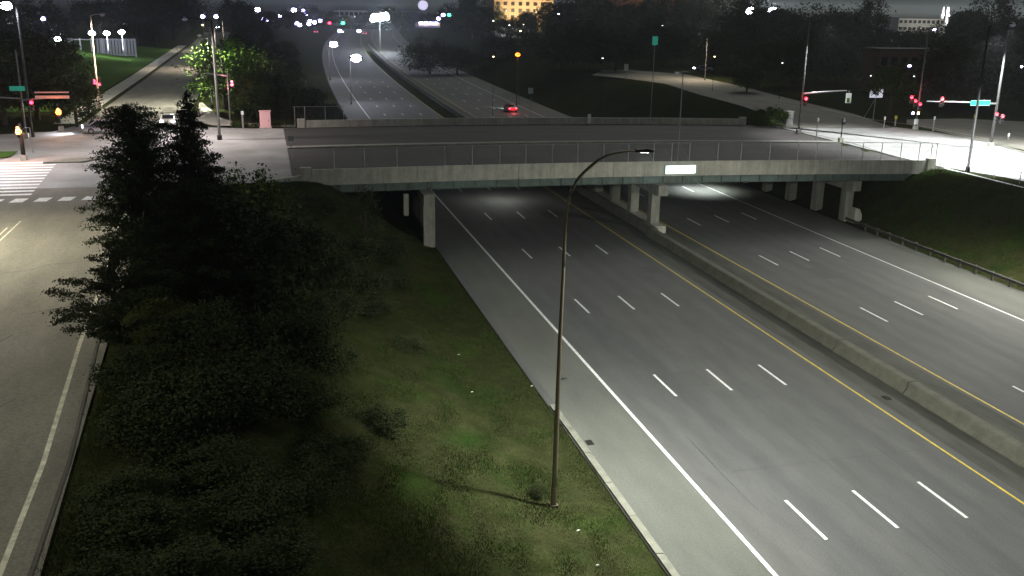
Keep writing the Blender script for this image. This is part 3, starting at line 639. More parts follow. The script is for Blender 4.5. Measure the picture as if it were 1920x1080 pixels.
# construction drum half hidden behind the far right rail
t = thing('bicycle_rack', 'small curved metal hoop beside the dark post at the left kerb', 'rack', S(54,287,ZS))
MB().tube([(-.35,0,0),(-.35,0,2.2),(-.1,0,2.5),(.35,0,2.45),(.4,0,0)], .04, 6).build('hoop', M['galv'], t)
sign_post('thin metal post leaning beside the near kerb of the left bridge end', S(547,300,ZS), 2.3, (.5,.5), 'galv')

# ------------------------------------------------------------------ cars
def car(label, loc, rz, col, lights='both', name='parked_car', group=None):
    t = thing(name, label, 'car', loc, rz, group)
    cm = mat('car_paint', col, .3, .3, spec=.5)
    prof = [(-2.2,.35),(-2.25,.75),(-2.1,.92),(-1.1,.98),(-.5,1.42),(.9,1.45),(1.6,1.0),(2.15,.95),(2.25,.7),(2.2,.35)]
    mb = MB(); n = len(prof)
    for xx, inset in ((-.88,.0),(-.72,.12),(.72,.12),(.88,.0)):
        pass
    rings = []
    for xx in (-.90,-.82,.82,.90):
        edge = abs(xx) > .85
        for y, z in prof:
            k = .86 if edge else 1.0
            zz = z if z < 1.0 else (z if not edge else 1.0)
            mb.v.append((xx*(.84 if z > 1.2 else 1), y*(.985 if edge else 1), zz if not edge else min(zz,.96)))
    for r_ in range(3):
        for i in range(n):
            i2 = (i+1) % n; mb.f.append((r_*n+i, (r_+1)*n+i, (r_+1)*n+i2, r_*n+i2))
    mb.f.append(tuple(range(n))[::-1]); mb.f.append(tuple(range(3*n, 4*n)))
    mb.build('body', cm, t, True)
    for a, b_ in (((-1.08,.995),(-.54,1.38)),((.94,1.40),(1.56,1.03))):
        y0, z0 = a; y1, z1 = b_; o_ = .012*(-1 if y0 < 0 else 1)
        MB().add([(-.66,y0+o_,z0+.02),(.66,y0+o_,z0+.02),(.6,y1+o_,z1+.02),(-.6,y1+o_,z1+.02)],[(0,1,2,3)]).build('windscreen', M['glass'], t)
    for sx_ in (-1, 1):
        MB().add([(sx_*.80,-.95,1.0),(sx_*.80,1.4,1.0),(sx_*.705,.85,1.38),(sx_*.705,-.5,1.38)],[(0,1,2,3)]).build('side_window', M['glass'], t)
        for y in (-1.4, 1.4):
            w_ = MB().tube([(sx_*.72,y,.33),(sx_*.93,y,.33)], .33, 16).build('wheel', M['rubber'], t); MB().tube([(sx_*.925,y,.33),(sx_*.945,y,.33)], .19, 12).build('rim', M['chrome'], w_)
        MB().box((sx_*.62,2.235,.78), (.32,.06,.16)).build('headlight', M['head'] if lights in ('head','both') else M['glass'], t)
        MB().box((sx_*.64,-2.235,.80), (.30,.06,.18)).build('tail_light', M['tail'] if lights in ('tail','both') else M['sig_house'], t)
        MB().box((sx_*.98,.95,1.0), (.16,.12,.12)).build('mirror', cm, t)
    return t
c = car('red-lit car driving away on the far carriageway beyond the bridge', (S(957,209,0).x, S(957,209,0).y, 0), -.02, (.35,.04,.04), 'tail', 'moving_car')
lamp_light(c, (0,4.5,.8), 900, (.8,.95,1), 'SPOT', ang=110, rot=(R(70),0,0)); lamp_light(c, (0,-3,.7), 130, (1,.1,.12), 'POINT')
c = car('car with glaring headlights turning at the left crossing beside the juniper', tuple(S(196,249,ZS)), R(100), (.3,.3,.32), 'both', 'moving_car')
lamp_light(c, (0,3,.8), 1500, (.9,.93,1), 'SPOT', ang=120, rot=(R(75),0,0))
car('pale car waiting behind the spruce at the left crossing', tuple(S(318,236,ZS)), R(180), (.55,.55,.5), 'head', 'moving_car')
c = car('parked car lit blue-white beyond the far ramp on the right', tuple(S(1318,134,ZQ)), R(80), (.4,.45,.55), 'head')
lamp_light(c, (0,3.2,1.6), 600, (.6,.75,1), 'SPOT', ang=120, rot=(R(60),0,0))
for (px_, py_, lit, lab) in ((409,54,'head','tiny oncoming car at the top of the left hill road, on the left'),(421,54,'tail','tiny car with red lamps at the top of the left hill road'),(437,53,'head','tiny oncoming car at the top of the left hill road, on the right'),(683,64,'tail','tiny far car with red tail lights beneath the great white floodlight'),(592,61,'tail','tiny car with red tail lights on the far cross road, left one'),(640,61,'head','tiny car with white lamps on the far cross road, right one'),(1033,52,'head','tiny white car lights below the tan building')):
    q = S(px_, py_, ZS); car(lab, (q.x, q.y, ZS if px_ < 460 or px_ > 1000 else ZS-.35), 0 if lit == 'tail' else math.pi, (.2,.2,.22), lit, 'distant_car', 'tiny cars far away')

# ------------------------------------------------------------------ vegetation
rng = np.random.default_rng(11)
def leaf_mesh(name, C, size, flat=.5):
    n = len(C); a = rng.normal(size=(n,3)); a /= np.linalg.norm(a, axis=1)[:,None]
    b = rng.normal(size=(n,3)); b[:,2] *= flat; b -= a*(a*b).sum(1)[:,None]; b /= np.linalg.norm(b, axis=1)[:,None]
    sz = (size*rng.uniform(.6,1.35,n))[:,None] if np.isscalar(size) else size[:,None]
    V = np.stack([C-a*sz, C+b*sz*.55, C+a*sz, C-b*sz*.55], 1).reshape(-1,3)
    return npmesh(name, V, np.arange(4*n).reshape(n,4))
def crown_pts(n, r, nclump=60, spread=.28, seed=0, low=-.6):
    g = np.random.default_rng(seed); out = []
    cl = g.normal(size=(nclump,3)); cl /= np.linalg.norm(cl,axis=1)[:,None]; cl *= (g.uniform(.25,1,nclump)**.45)[:,None]
    cl = cl[cl[:,2] > low]; k = g.integers(0, len(cl), n); s = g.uniform(.5,1.4,len(cl))*spread
    P = cl[k]+g.normal(size=(n,3))*s[k][:,None]*.55
    return P*np.array(r)
crowns = {}
for k in range(5):
    rr = [(1,1,1),(1.05,.95,1.15),(.9,.95,.9),(1,1,1.3),(1.1,1,.85)][k]
    P_ = crown_pts(5200, rr, 55, .30, 30+k); crowns[k] = leaf_mesh('crown_%d' % k, P_, .055)
shrub_me = {k: leaf_mesh('shrub_%d' % k, crown_pts(9000, (1,1,.8), 60, .30, 60+k, -.35)+np.array((0,0,.55)), .040) for k in range(3)}
limb_me = {}
for k in range(3):
    mb = MB(); mb.tube([(0,0,0),(.02,.01,.35),(.0,.03,.62),(.03,0,.8)], [.045,.034,.024,.01], 8)
    for i in range(6):
        a = i*1.05+k; z = .32+.06*i; mb.tube([(0,0,z),(.14*math.cos(a),.14*math.sin(a),z+.10),(.30*math.cos(a),.30*math.sin(a),z+.24)], [.018,.012,.004], 5)
    limb_me[k] = mb.mesh('trunk_%d' % k)
def tree(label, base, h, rad, kind=0, leaf='leaf_dark', group=None, name='leafy_tree', crown_base=.30, rz=None):
    t = thing(name, label, 'tree', base, rnd.uniform(0,6.28) if rz is None else rz, group)
    me = crowns[kind % 5]
    if not me.materials: me.materials.append(M[leaf])
    o = bpy.data.objects.new('crown', me); COL.objects.link(o); o.parent = t
    ch = h*(1-crown_base)/2; o.scale = (rad*.92, rad*.92, ch*.92); o.location = (0,0,h-ch)
    o.material_slots[0].link = 'OBJECT'; o.material_slots[0].material = M[leaf]
    tr = bpy.data.objects.new('trunk', limb_me[kind % 3]); COL.objects.link(tr); tr.parent = t; tr.scale = (h*.9,h*.9,h)
    if not limb_me[kind % 3].materials: limb_me[kind % 3].materials.append(M['bark'])
    return t
def shrub(label, base, r, h, kind=0, leaf='leaf_dark', group=None):
    t = thing('shrub', label, 'shrub', base, rnd.uniform(0,6.28), group)
    me = shrub_me[kind % 3]
    if not me.materials: me.materials.append(M[leaf])
    o = bpy.data.objects.new('foliage', me); COL.objects.link(o); o.parent = t; o.scale = (r, r, h*.72)
    o.material_slots[0].link = 'OBJECT'; o.material_slots[0].material = M[leaf]
    mb = MB()
    for i in range(4):
        a = i*1.6; mb.tube([(0,0,-.1),(.25*r*math.cos(a),.25*r*math.sin(a),h*.6)], [.05,.015], 5)
    mb.build('stems', M['bark'], t)
    return t
def conifer(label, base, h, r, seed, n_br=150, needles=26000, leaf='needles', name='spruce_tree', tipz=1.0, wide=1.0, size=.085, droop=.25, lean=(0,0), ex=.75, ragged=.28):
    g = np.random.default_rng(seed); t = thing(name, label, 'tree', base)
    MB().tube([(0,0,-.2),(lean[0]*.5,lean[1]*.5,h*.5),(lean[0],lean[1],h*.97)], [h*.02,h*.012,.02], 8).build('trunk', M['bark'], t, True)
    segs = []; bm_ = MB()
    for i in range(n_br):
        u = (i+g.random())/n_br; z = h*(.06+.93*u); L = r*(1-u)**ex*g.uniform(.9-ragged,.9+ragged)*wide+.15
        a = g.uniform(0, 2*math.pi); dx, dy = math.cos(a), math.sin(a)
        p0 = np.array((lean[0]*u, lean[1]*u, z)); p1 = p0+np.array((dx*L*.6, dy*L*.6, -L*droop*.6+.1)); p2 = p0+np.array((dx*L, dy*L, -L*droop*.45+.25*L*.4))
        segs.append((p0,p1,p2,L)); 
        bm_.tube([p0,p1,p2], [.035*(1-u)+.01,.02*(1-u)+.006,.004], 4, False)
    bm_.build('branches', M['bark'], t)
    Ls = np.array([s[3] for s in segs]); k = g.choice(len(segs), needles, p=Ls**1.3/(Ls**1.3).sum()); u = g.uniform(.12,1.04,needles)[:,None]
    A = np.array([s[0] for s in segs])[k]; B = np.array([s[1] for s in segs])[k]; C = np.array([s[2] for s in segs])[k]
    P_ = (1-u)**2*A+2*u*(1-u)*B+u*u*C
    wd = (.09+.17*Ls[k]*(1-u[:,0]*.75)*.6)[:,None]
    P_ = P_+g.normal(size=P_.shape)*wd*np.array((1,1,.42))
    link('foliage', leaf_mesh('conifer_foliage', P_, size), M[leaf], t)
    return t
# the near group on the left bank
def gb(x, y, dz=-.1): return (x, y, ground(x, y)+dz)
conifer('tall dark juniper with a ragged top at the left, overhanging the street', gb(-6.4,54.5), 9.2, 2.75, 1, 330, 66000, name='juniper_tree', leaf='juniper_leaf', wide=1.0, droop=-1.1, ex=.36, ragged=.36, size=.06, lean=(-.6,0))
conifer('tall pointed dark spruce standing right of the ragged juniper', gb(-3.9,53.5), 10.6, 3.5, 2, 380, 66000, droop=-.55, ex=1.05, ragged=.30, size=.062)
conifer('smaller dark juniper whose branch reaches out over the street edge line', gb(-6.7,43), 4.9, 2.6, 3, 60, 19000, name='juniper_tree', wide=1.0, droop=-.6, size=.06, ex=.6, ragged=.72)
conifer('dark juniper filling the gap below the two tall conifers', gb(-3.6,48.5), 6.8, 3.0, 4, 220, 36000, name='juniper_tree', wide=1.0, droop=-.7, ex=.55, ragged=.4, size=.065)
tree('bushy green tree lit at its top right of the pointed spruce', gb(-1.2,63), 5.2, 2.4, 1, 'leaf_mid', name='leafy_tree', crown_base=.05)
tree('dark round tree on the bank in front of the left bridge end', gb(1.0,58), 4.6, 2.9, 2, 'leaf_dark', name='leafy_tree', crown_base=.05)
tree('dark bushy tree right under the bright-topped tree on the bank', gb(-1.2,50), 5.6, 3.2, 3, 'leaf_dark', name='leafy_tree', crown_base=.02)
tree('thin dark sapling standing in front of the left part of the parapet', gb(6.6,70), 4.8, 1.2, 3, 'leaf_dark', name='sapling', crown_base=.2)
tree('low leafy sapling beside the left wing wall of the bridge', gb(3.0,71), 3.6, 1.6, 4, 'leaf_dark', name='sapling', crown_base=.1)
sh2 = [(-3.4,35,2.2,2.2,'dark shrub below the dark juniper in the gap between the trees'),(-2.6,41.5,2.4,2.8,'tall dark shrub at the foot of the gap-filling juniper'),(1.0,38.5,1.4,1.2,'wide dark shrub at the upper edge of the lit slope'),(1.6,49,1.9,1.9,'dark shrub right of the bushy mass under the spruce'),(3.0,60,2.2,2.4,'dark shrub below the left wing wall'),(5.2,68,2.1,2.2,'dark shrub wrapped round the foot of the thin sapling'),(8.6,72,1.9,2.0,'dark shrub between the sapling and the bridge pier drain'),(1.6,65,2.3,2.6,'dark shrub just below the bridge end post'),(5.6,57,1.6,1.4,'low dark shrub on the upper slope below the sapling'),(8.2,66,1.3,1.3,'small dark shrub just left of the bridge pier'),(-4.9,29,1.3,.9,'low brush by the street kerb, lower left'),(-2.4,31.5,1.6,1.0,'low wide brush in the dark lower bank'),(.3,31,1.5,.9,'low brush where the dark bank turns to lit grass'),(-3.0,24.5,1.6,.9,'low brush near the lower left of the bank'),(-.6,26.5,1.5,.8,'low brush near the bottom of the bank')]
for i, (x, y, r_, h_, lb) in enumerate(sh2): shrub(lb, gb(x, y), r_, h_, i+1, 'leaf_dark', 'thicket on the near bank')
sh = [(-4.4,33.5,1.7,1.5,''),(-1.4,37.5,2.4,2.3,''),(.2,44,2.4,2.3,''),(-4.4,27,1.4,1.0,''),(-1.4,29,1.8,1.0,''),(-3.6,21.5,1.3,.8,''),(-1.0,22.5,1.5,.7,''),(1.8,34,1.4,1.0,''),(2.4,45,1.3,1.2,''),(3.2,54,1.6,1.5,''),(1.4,24.8,1.0,.5,''),(4.2,39,1.1,1.0,''),(-5.2,38,1.6,1.9,''),(7.3,52,1.0,.9,''),(5.9,62,1.5,1.5,''),(-4.7,24.5,1.1,.8,'')]
SHL = ['dark shrub below the reaching juniper branch, beside the street kerb','broad dark shrub on the bank right of the reaching branch','broad black shrub in the middle of the dark bank','dark shrub close to the street kerb low in the picture','low dark shrub in the lower left middle of the bank','dark shrub at the bottom edge nearest the street kerb','dark low shrub at the bottom edge left of centre','low shrub at the edge of the lit grass, left of the curved lamp pole','dark shrub on the mid bank where the lit grass begins','dark shrub on the upper bank below the left bridge end','small low shrub near the bottom edge at the border of the lit grass','small green shrub alone in the lit grass halfway up the slope','dark shrub under the reaching juniper on its right','small shrub nearest the left bridge pier','dark shrub between the sapling and the bridge pier','dark shrub beside the kerb just above the bottom left corner']
for i, (x, y, r_, h_, _) in enumerate(sh): shrub(SHL[i], gb(x, y), r_, h_, i, 'leaf_dark', 'shrubs on the near bank')
shrub('small weed bush at the foot of the curved lamp pole', (10.3,35.6,ground(10.3,35.6)), .32, .6, 1, 'leaf_dark')
shrub('green rounded bush beside the white cabinet at the right end of the bridge', S(1447,238,ZQ-.2), 2.4, 2.6, 0, 'leaf_mid')
shrub('green bush left of the rounded one at the far right bridge end', S(1425,234,ZQ-1), 1.8, 1.9, 2, 'leaf_mid')
# trees behind the left crossing
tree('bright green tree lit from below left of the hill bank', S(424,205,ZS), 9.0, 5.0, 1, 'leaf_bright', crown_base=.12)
g_ = 'trees on the bank beyond the left crossing'
for i, (px_, py_, h_, r_, lf) in enumerate(((470,235,6.5,3.0,'leaf_mid'),(478,200,8,4,'leaf_dark'),(500,215,7,3.6,'leaf_dark'),(520,180,8,4.2,'leaf_dark'),(455,150,9,4.5,'leaf_dark'),(560,210,5.5,3.6,'leaf_dark'),(480,120,10,5,'leaf_dark'),(530,120,8,5,'leaf_dark'),(545,232,4,2.8,'leaf_dark'),(575,175,5,3.5,'leaf_dark'))):
    q = S(px_, py_, ZS-.4)
    tree(('yellow-green tree next to the pink cabinet','dark tree right behind the yellow-green tree','dark tree above the pink cabinet','dark tree in the upper middle of the left bank','tall dark tree behind the bright green tree','dark tree above the left end of the far parapet','tall dark tree highest on the left bank','dark tree left of the two blazing lamps','low tree just behind the far parapet fence','low dark tree nearest the blazing lamps')[i], (q.x, q.y, ground(q.x,q.y)-.1), h_, r_, i, lf, g_, crown_base=.08)
g_ = 'dark trees behind the left crossing'
L_ = [((10,235),8,4),((70,225),9,4.5),((110,232),7,4),((145,238),5.5,3),((20,190),11,6),((85,185),10,6),((-30,215),9,5),((130,215),6,3.5)]
nm = ['dark tree at the left edge behind the orange lights','dark tree behind the left signal mast arm','dark tree behind the hanging amber light','low dark tree left of the tan pole','tall dark tree at the left edge below the white lamp','tall dark tree above the pink-lit mast plates','dark tree partly cut by the left edge of the picture','low dark tree at the foot of the lit lawn']
for i, ((px_,py_),h_,r_) in enumerate(L_):
    q = S(px_, py_, ZS); tree(nm[i], tuple(q), h_, r_, i, 'leaf_dark', g_, crown_base=.1)
g_ = 'tall trees along the top left horizon'
for i, (px_, Y_, h_, r_) in enumerate(((20,330,14,9),(75,340,13,8),(110,300,10,5),(262,330,16,6),(290,360,17,8),(325,380,18,8),(355,430,17,9),(455,330,15,5),(440,420,13,7),(505,420,11,8),(545,460,10,8),(225,400,15,8),(170,420,14,9),(580,520,10,8),(470,260,9,4.5))):
    q = SY(px_, 60, Y_); tree('dark tree on the top left skyline, %s from the left edge' % ['first','second','third','fourth','fifth','sixth','seventh','eleventh','tenth','twelfth','thirteenth','eighth','ninth','fourteenth','fifteenth'][i], (q.x, Y_, ZS-.1), h_, r_, i, 'leaf_dark', g_, crown_base=.08)
# right-hand woods: rows of trees behind the ramp and the right crossing
ordn = ['first','second','third','fourth','fifth','sixth','seventh','eighth','ninth','tenth','eleventh','twelfth','thirteenth','fourteenth','fifteenth','sixteenth','seventeenth','eighteenth','nineteenth','twentieth']
rows = [('front row beside the far ramp', 232, range(1040, 1390, 58), (8,11), (5.5,7)),
        ('middle row right of the freeway', 285, range(800, 1400, 62), (8,12), (6.5,8)),
        ('tall row against the sky', 350, range(1060, 1400, 48), (17,21), (8,10)),
        ('back row above the right crossing', 270, range(1385, 1940, 46), (14,18), (7.5,9.5)),
        ('row behind the right crossing signals', 185, range(1420, 1950, 52), (7,11), (5,6.5)),
        ('near row at the far right', 150, range(1770, 2010, 48), (8,12), (4.5,6))]
for gi, (gname, Y_, rr_, hh, rad_) in enumerate(rows):
    for i, px_ in enumerate(rr_):
        if gi == 4 and 1590 < px_ < 1745: continue
        yy = Y_+rnd.uniform(-14,14); q = SY(px_+rnd.uniform(-10,10), 150, yy)
        if gi == 3 and px_ > 1640 and px_ < 1780: h_ = rnd.uniform(9.5,11)
        else: h_ = rnd.uniform(*hh)
        if gi == 2 and px_ > 1370: h_ -= 4
        if gi == 1 and px_ < 990: h_ -= 1.5
        tree('dark tree, %s from left in the %s' % (ordn[i], gname), (q.x, yy, ground(q.x,yy)-.1 if q.x-cx(yy) > 66 else ground(q.x,yy)-.1), h_, rnd.uniform(*rad_), i+gi, 'leaf_dark', gname, crown_base=.04)
g_ = 'far tree clumps along the horizon'
k = 0
for i, px_ in enumerate(list(range(620, 1000, 38))):
    yy = 560+rnd.uniform(-60,60); q = SY(px_, 60, yy)
    tree('far low tree below the horizon lights, %s from the left above the freeway' % ordn[k], (q.x, yy, ZR-.1), rnd.uniform(7,10.5) if px_ < 840 else rnd.uniform(11,15), rnd.uniform(8,11), i, 'leaf_dark', g_, crown_base=.05); k += 1
for i, (px_, yy, h_, r_) in enumerate(((885,430,19,7.5),(900,420,15,7),(985,395,13,6),(1020,400,12,6.5),(950,410,10,6.5))):
    q = SY(px_, 40, yy); tree(['tall dark tree at the left side of the tan building','second tall dark tree beside the tan building','round tree in front of the middle of the tan building','round tree in front of the right corner of the tan building','low tree in front of the left part of the tan building'][i], (q.x, yy, ZR-.1), h_, r_, i, 'leaf_mid' if i > 1 else 'leaf_dark', crown_base=.1)
tree('round street tree with a visible trunk between the white sign and the red signals', tuple(S(1668,228,ZQ)), 8.0, 3.6, 0, 'leaf_mid', crown_base=.32)
tree('pale narrow tree trunk-like conifer below the right floodlights', tuple(S(1365,138,ZQ)), 9, 2.0, 3, 'leaf_mid', crown_base=.05)
tree('short tree at the edge of the ramp near the bridge bushes', tuple(S(1400,172,ZQ)), 5, 3.2, 2, 'leaf_mid', crown_base=.05)

# grass on the near slope and on the right slope
def blades(name, n, x0, x1, y0, y1, hmin, hmax, wd, patch):
    g = np.random.default_rng(5)
    X = g.uniform(x0, x1, n); Y = y0+(y1-y0)*g.uniform(0,1,n)**1.25
    f = np.sin(X*.9+Y*.35)+np.sin(X*.31-Y*.62+1.3)+np.sin(Y*.21+X*1.7)+.8*np.sin(X*2.3-Y*1.1)
    H = g.uniform(hmin, hmax, n)*np.clip(.8+.16*f, .3, 1.5)
    Z = np.array([ground(a, b) for a, b in zip(X, Y)])-.03
    a = g.uniform(0, 2*np.pi, n); dx, dy = np.cos(a)*wd, np.sin(a)*wd
    b = g.uniform(0, 2*np.pi, n); lean = H*g.uniform(.1,.8,n)
    V = np.stack([np.stack([X-dx,Y-dy,Z],1), np.stack([X+dx,Y+dy,Z],1), np.stack([X+np.cos(b)*lean,Y+np.sin(b)*lean,Z+H],1)],1).reshape(-1,3)
    o = link(name, npmesh(name, V, np.arange(3*n).reshape(n,3)), M['grass']); stuff(o); return o
tag(blades('grass', 430000, -6.8, 13.95, 17, 84, .07, .19, .014, 0), 'rough green and brown grass on the near freeway slope', 'grass')
tag(blades('grass', 90000, 56.4, 67.0, 30, 83.5, .08, .24, .024, 0), 'short dark grass on the slope right of the guard rail', 'grass')
tag(blades('grass', 60000, -4.0, 13.9, 121, 200, .3, .8, .06, 0), 'long dark grass on the bank beyond the bridge', 'grass')
# leaf litter / trash on the slope
for i, (px_, py_, lab) in enumerate(((944,636,'small pale litter scrap at the kerb halfway up the near slope'),(997,724,'thin pale litter strip beside the kerb'),(860,665,'tiny pale scrap in the middle of the near slope'),(885,735,'tiny white scrap low in the mid slope grass'),(1084,995,'white scrap in the grass right of the curved pole'),(1120,1060,'white scrap at the bottom edge of the grass'))):
    q = S(px_, py_, 1.0)
    for _ in range(3): q = S(px_, py_, ground(q.x, q.y)+.08)
    tag(MB().prism([(-.07,0),(.09,.01),(.06,.04),(-.05,.03)], lambda u, z: (u,-.05,z), lambda u, z: (u*.8,.04,z*.8)).build('litter', M['concrete']), lab, 'litter').location = q

# ------------------------------------------------------------------ buildings
def building(name, label, x0, x1, y0, y1, z0, z1, wall, wins=None, roof=True, win_mat='dark_window', cornice=True):
    t = thing(name, label, 'building', ((x0+x1)/2, y0, z0)); hx = (x1-x0)/2; H = z1-z0
    MB().box((0,(y1-y0)/2,H/2), (x1-x0,y1-y0,H)).build('wall', M[wall], t)
    MB().box((0,(y1-y0)/2,H+.15), (x1-x0+.5,y1-y0+.5,.3)).build('roof', M['roof'] if roof else M[wall], t)
    if wins:
        nx_, nz_, ww, wh = wins[:4]; me = MB().box((0,0,0), (ww,.12,wh)).mesh('window'); fm = MB().box((0,0,0), (ww+.5,.10,.25)).mesh('sill')
        for j in range(nz_):
            for i in range(nx_):
                x = -hx+(i+.5)*2*hx/nx_; z = wins[4]+j*wins[5]
                lit = rnd.random() < (wins[6] if len(wins) > 6 else 0)
                w_ = bpy.data.objects.new('window', me.copy() if lit else me); COL.objects.link(w_); w_.parent = t; w_.location = (x,-.03,z)
                if not w_.data.materials: w_.data.materials.append(M['lit_window'] if lit else M[win_mat])
                s_ = link('sill', fm, M[wall], w_); s_.location = (0,-.03,-wh/2-.13)
    return t
a = SY(926,40,520).x; b = SY(1037,40,520).x
tb = building('apartment_tower', 'tall tan apartment building glowing orange at the top centre', a, b, 520, 545, ZR, 31, 'tan_stone', (8,7,1.9,1.9,4.5,3.4,.0))
for i, x in enumerate((-12,-4.5,4.5,12)):
    L = bpy.data.lights.new('flood_beam','SPOT'); L.energy = 16000; L.color = (1,.72,.42); L.spot_size = R(110); L.spot_blend = 1; L.shadow_soft_size = .3
    o = bpy.data.objects.new('flood_beam', L); COL.objects.link(o); o.parent = tb; o.location = (x,-16,10); o.rotation_euler = (R(98),0,0)
    f_ = MB().box((x,-16,8.5-ZR+1.2), (.8,.4,.5)).build('floodlight', M['warm'], tb); MB().tube([(x,-16,0),(x,-16,4.2)], .1, 6).build('flood_mast', M['dark_metal'], tb)
a = SY(1112,20,470).x; b = SY(1305,20,470).x
tb = building('apartment_tower', 'dim brown tower behind the tall back row of trees', a, b, 470, 500, ZR, 30, 'brick', (12,7,1.6,1.8,4,3.3,.04))
L = lamp_light(tb, (5,-22,20), 9000, (1,.5,.2), ang=120, rot=(R(95),0,0))
a = SY(1645,160,172).x; b = SY(1752,160,172).x
bb = building('brick_building', 'dim red-brown brick building behind the right crossing', a, b, 166, 171, ZR, 13.2, 'brick', (6,2,1.3,1.6,2.4,3.4,0)); bb.location.x *= 166/172
building('white_building', 'long low white building on the right skyline', SY(1684,50,420).x, SY(1770,50,420).x, 420, 440, ZR, 16.5, 'white_wall', (10,2,1.6,1.4,6.5,3.2,0))
lamp_light(bpy.data.objects['white_building'], (0,-22,14), 9000, (1,.98,.9), ang=130, rot=(R(95),0,0))
sk = thing('smoke_stacks', 'pair of pale lit stacks rising above the white building on the right skyline', 'chimney', SY(1772,25,480).xyz); sk.location.z = ZR
for u in (-1.6, 1.6):
    MB().tube([(u,0,0),(u,0,17)], [.9,.6], 10).build('stack', M['white_wall'], sk); MB().ball((u,-.7,12.6),(.5,.4,.5)).build('stack_lamp', M['head'], sk)
lamp_light(sk, (0,-4,13), 9000, (.95,.9,1), 'POINT')
building('low_building', 'low pale building with lit front under the tan tower', SY(940,52,440).x, SY(1008,52,440).x, 440, 452, ZR, 10.0, 'white_wall', (8,1,2,1.5,2.2,3,.3))
lamp_light(bpy.data.objects['low_building'], (0,-8,5), 5000, (.9,.92,1), 'POINT')
cn = building('fuel_canopy', 'small canopy with bright yellow-white lights beneath the water tower', SY(784,40,600).x, SY(826,40,600).x, 600, 612, ZR, 8.4, 'white_wall', (5,1,2,1.4,1.8,3,.0), win_mat='lit_window')
for u in (-5,-2,1,4): MB().box((u,-.5,2.6), (2.2,.4,.7)).build('canopy_lamp', M['led_far'], cn)
# water tower
q = SY(793,10,620)
wt = thing('water_tower', 'white lit water tower rising over the horizon at the top', 'water tower', (q.x, 620, ZR))
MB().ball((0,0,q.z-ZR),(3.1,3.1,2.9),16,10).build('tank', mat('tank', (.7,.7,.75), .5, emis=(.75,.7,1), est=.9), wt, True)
for i in range(4):
    a = i*math.pi/2+.78; MB().tube([(3.2*math.cos(a),3.2*math.sin(a),0),(2*math.cos(a),2*math.sin(a),q.z-ZR-1.5)], .22, 6).build('leg', M['galv'], wt)
MB().tube([(0,0,0),(0,0,q.z-ZR-2)], .4, 8).build('riser', M['galv'], wt)
building('far_store', 'far pale store building with lights left of the great floodlight', SY(628,38,620).x, SY(690,38,620).x, 620, 640, ZR, 14.5, 'white_wall', (7,2,2.2,1.8,3,4,.5))
# white lit court wall with pilasters at top left
a = SY(130,90,262); b = SY(253,80,262)
M['board'] = mat('board', (.25,.25,.27), .8)
cw = thing('court_fence', 'white lit fence of tall upright boards above the green hillside lawn', 'fence', (0,262,0))
zf0, zf1 = SY(190,108,262).z, SY(190,72,262).z
x = a.x
bd = MB().box((0,0,0), (.5,.12,1)).mesh('fence_board')
while x < b.x:
    zz0 = SY(190,112-10*(x-a.x)/(b.x-a.x),262).z
    if x > a.x+6 or x < a.x+1:
        o = link('fence_board', bd, M['board'], cw); o.location = (x, 0, (zz0+zf1)/2); o.scale = (1,1,zf1-zz0)
    x += .72
MB().box(((a.x+b.x)/2,.12,zf1-.3), (b.x-a.x,.08,.2)).build('rail', M['galv'], cw); MB().box(((a.x+b.x)/2,.12,zf0+.6), (b.x-a.x,.08,.2)).build('rail', M['galv'], cw)
for u in np.linspace(a.x, b.x, 7): MB().box((u,.2,(zf1+ZS)/2), (.35,.3,zf1-ZS)).build('post', M['galv'], cw)
for i, (px_, py_) in enumerate(((108,73),(172,62),(200,62),(228,60))):
    q = SY(px_, py_, 252); light_pole(['white floodlight at the left end of the court fence','white floodlight over the court fence, second from its left end','white floodlight over the court fence, third from its left end','white floodlight at the right end of the court fence'][i], (q.x,252,ZS+2), q.z-ZS-2.1, (.1,-.8), 'led_huge', 42000, (.97,1,.95), hs=2.4, ang=150, tilt=(R(-22),R(-15)), group='floodlights over the court fence')

# ------------------------------------------------------------------ small city lights
def hor(px_): return -12.4+.0173*px_
far = [((81,35),'led_far'),((380,31),'led_far'),((405,31),'led_far'),((380,47),'warm'),((483,18),'led'),((500,38),'led_far'),((493,35),'led_far'),((525,30),'led_far'),((551,19),'led'),((569,20),'led_far'),((574,27),'led_far'),((557,44),'led_far'),((562,47),'led_far'),((579,45),'led_far'),((590,42),'led_far'),((600,39),'led_far'),((581,40),'led_far'),((643,43),'green_l'),((618,43),'red'),((637,58),'led_far'),((673,58),'led_far'),((644,35),'led_soft'),((665,31),'led_soft'),((663,37),'led_soft'),((831,28),'led_far'),((822,35),'led_far'),((842,28),'green_l'),((925,39),'led_soft'),((955,47),'led_soft'),((1047,24),'led'),((1063,25),'led_far'),((1070,20),'led'),((1082,25),'led'),((1082,37),'led_soft'),((1096,26),'warm'),((1224,43),'led_soft'),((1242,48),'led_soft'),((1374,47),'led_soft'),((1480,27),'led_soft'),((1752,56),'led_far'),((1915,124),'led'),((1705,123),'led_far'),((1633,142),'led_soft'),((1714,143),'led_soft'),((1340,106),'warm'),((925,106),'warm'),((1130,109),'led_soft'),((1467,118),'led_soft'),((730,18),'led_soft'),((976,58),'warm')]
cname = {'led_far':'violet-white','led':'brilliant white','led_soft':'faint white','warm':'warm yellow','green_l':'green','red':'red'}
far.sort(key=lambda e: e[0][0])
cnt = {}
tot = {}
for (p, k) in far: tot[k] = tot.get(k, 0)+1
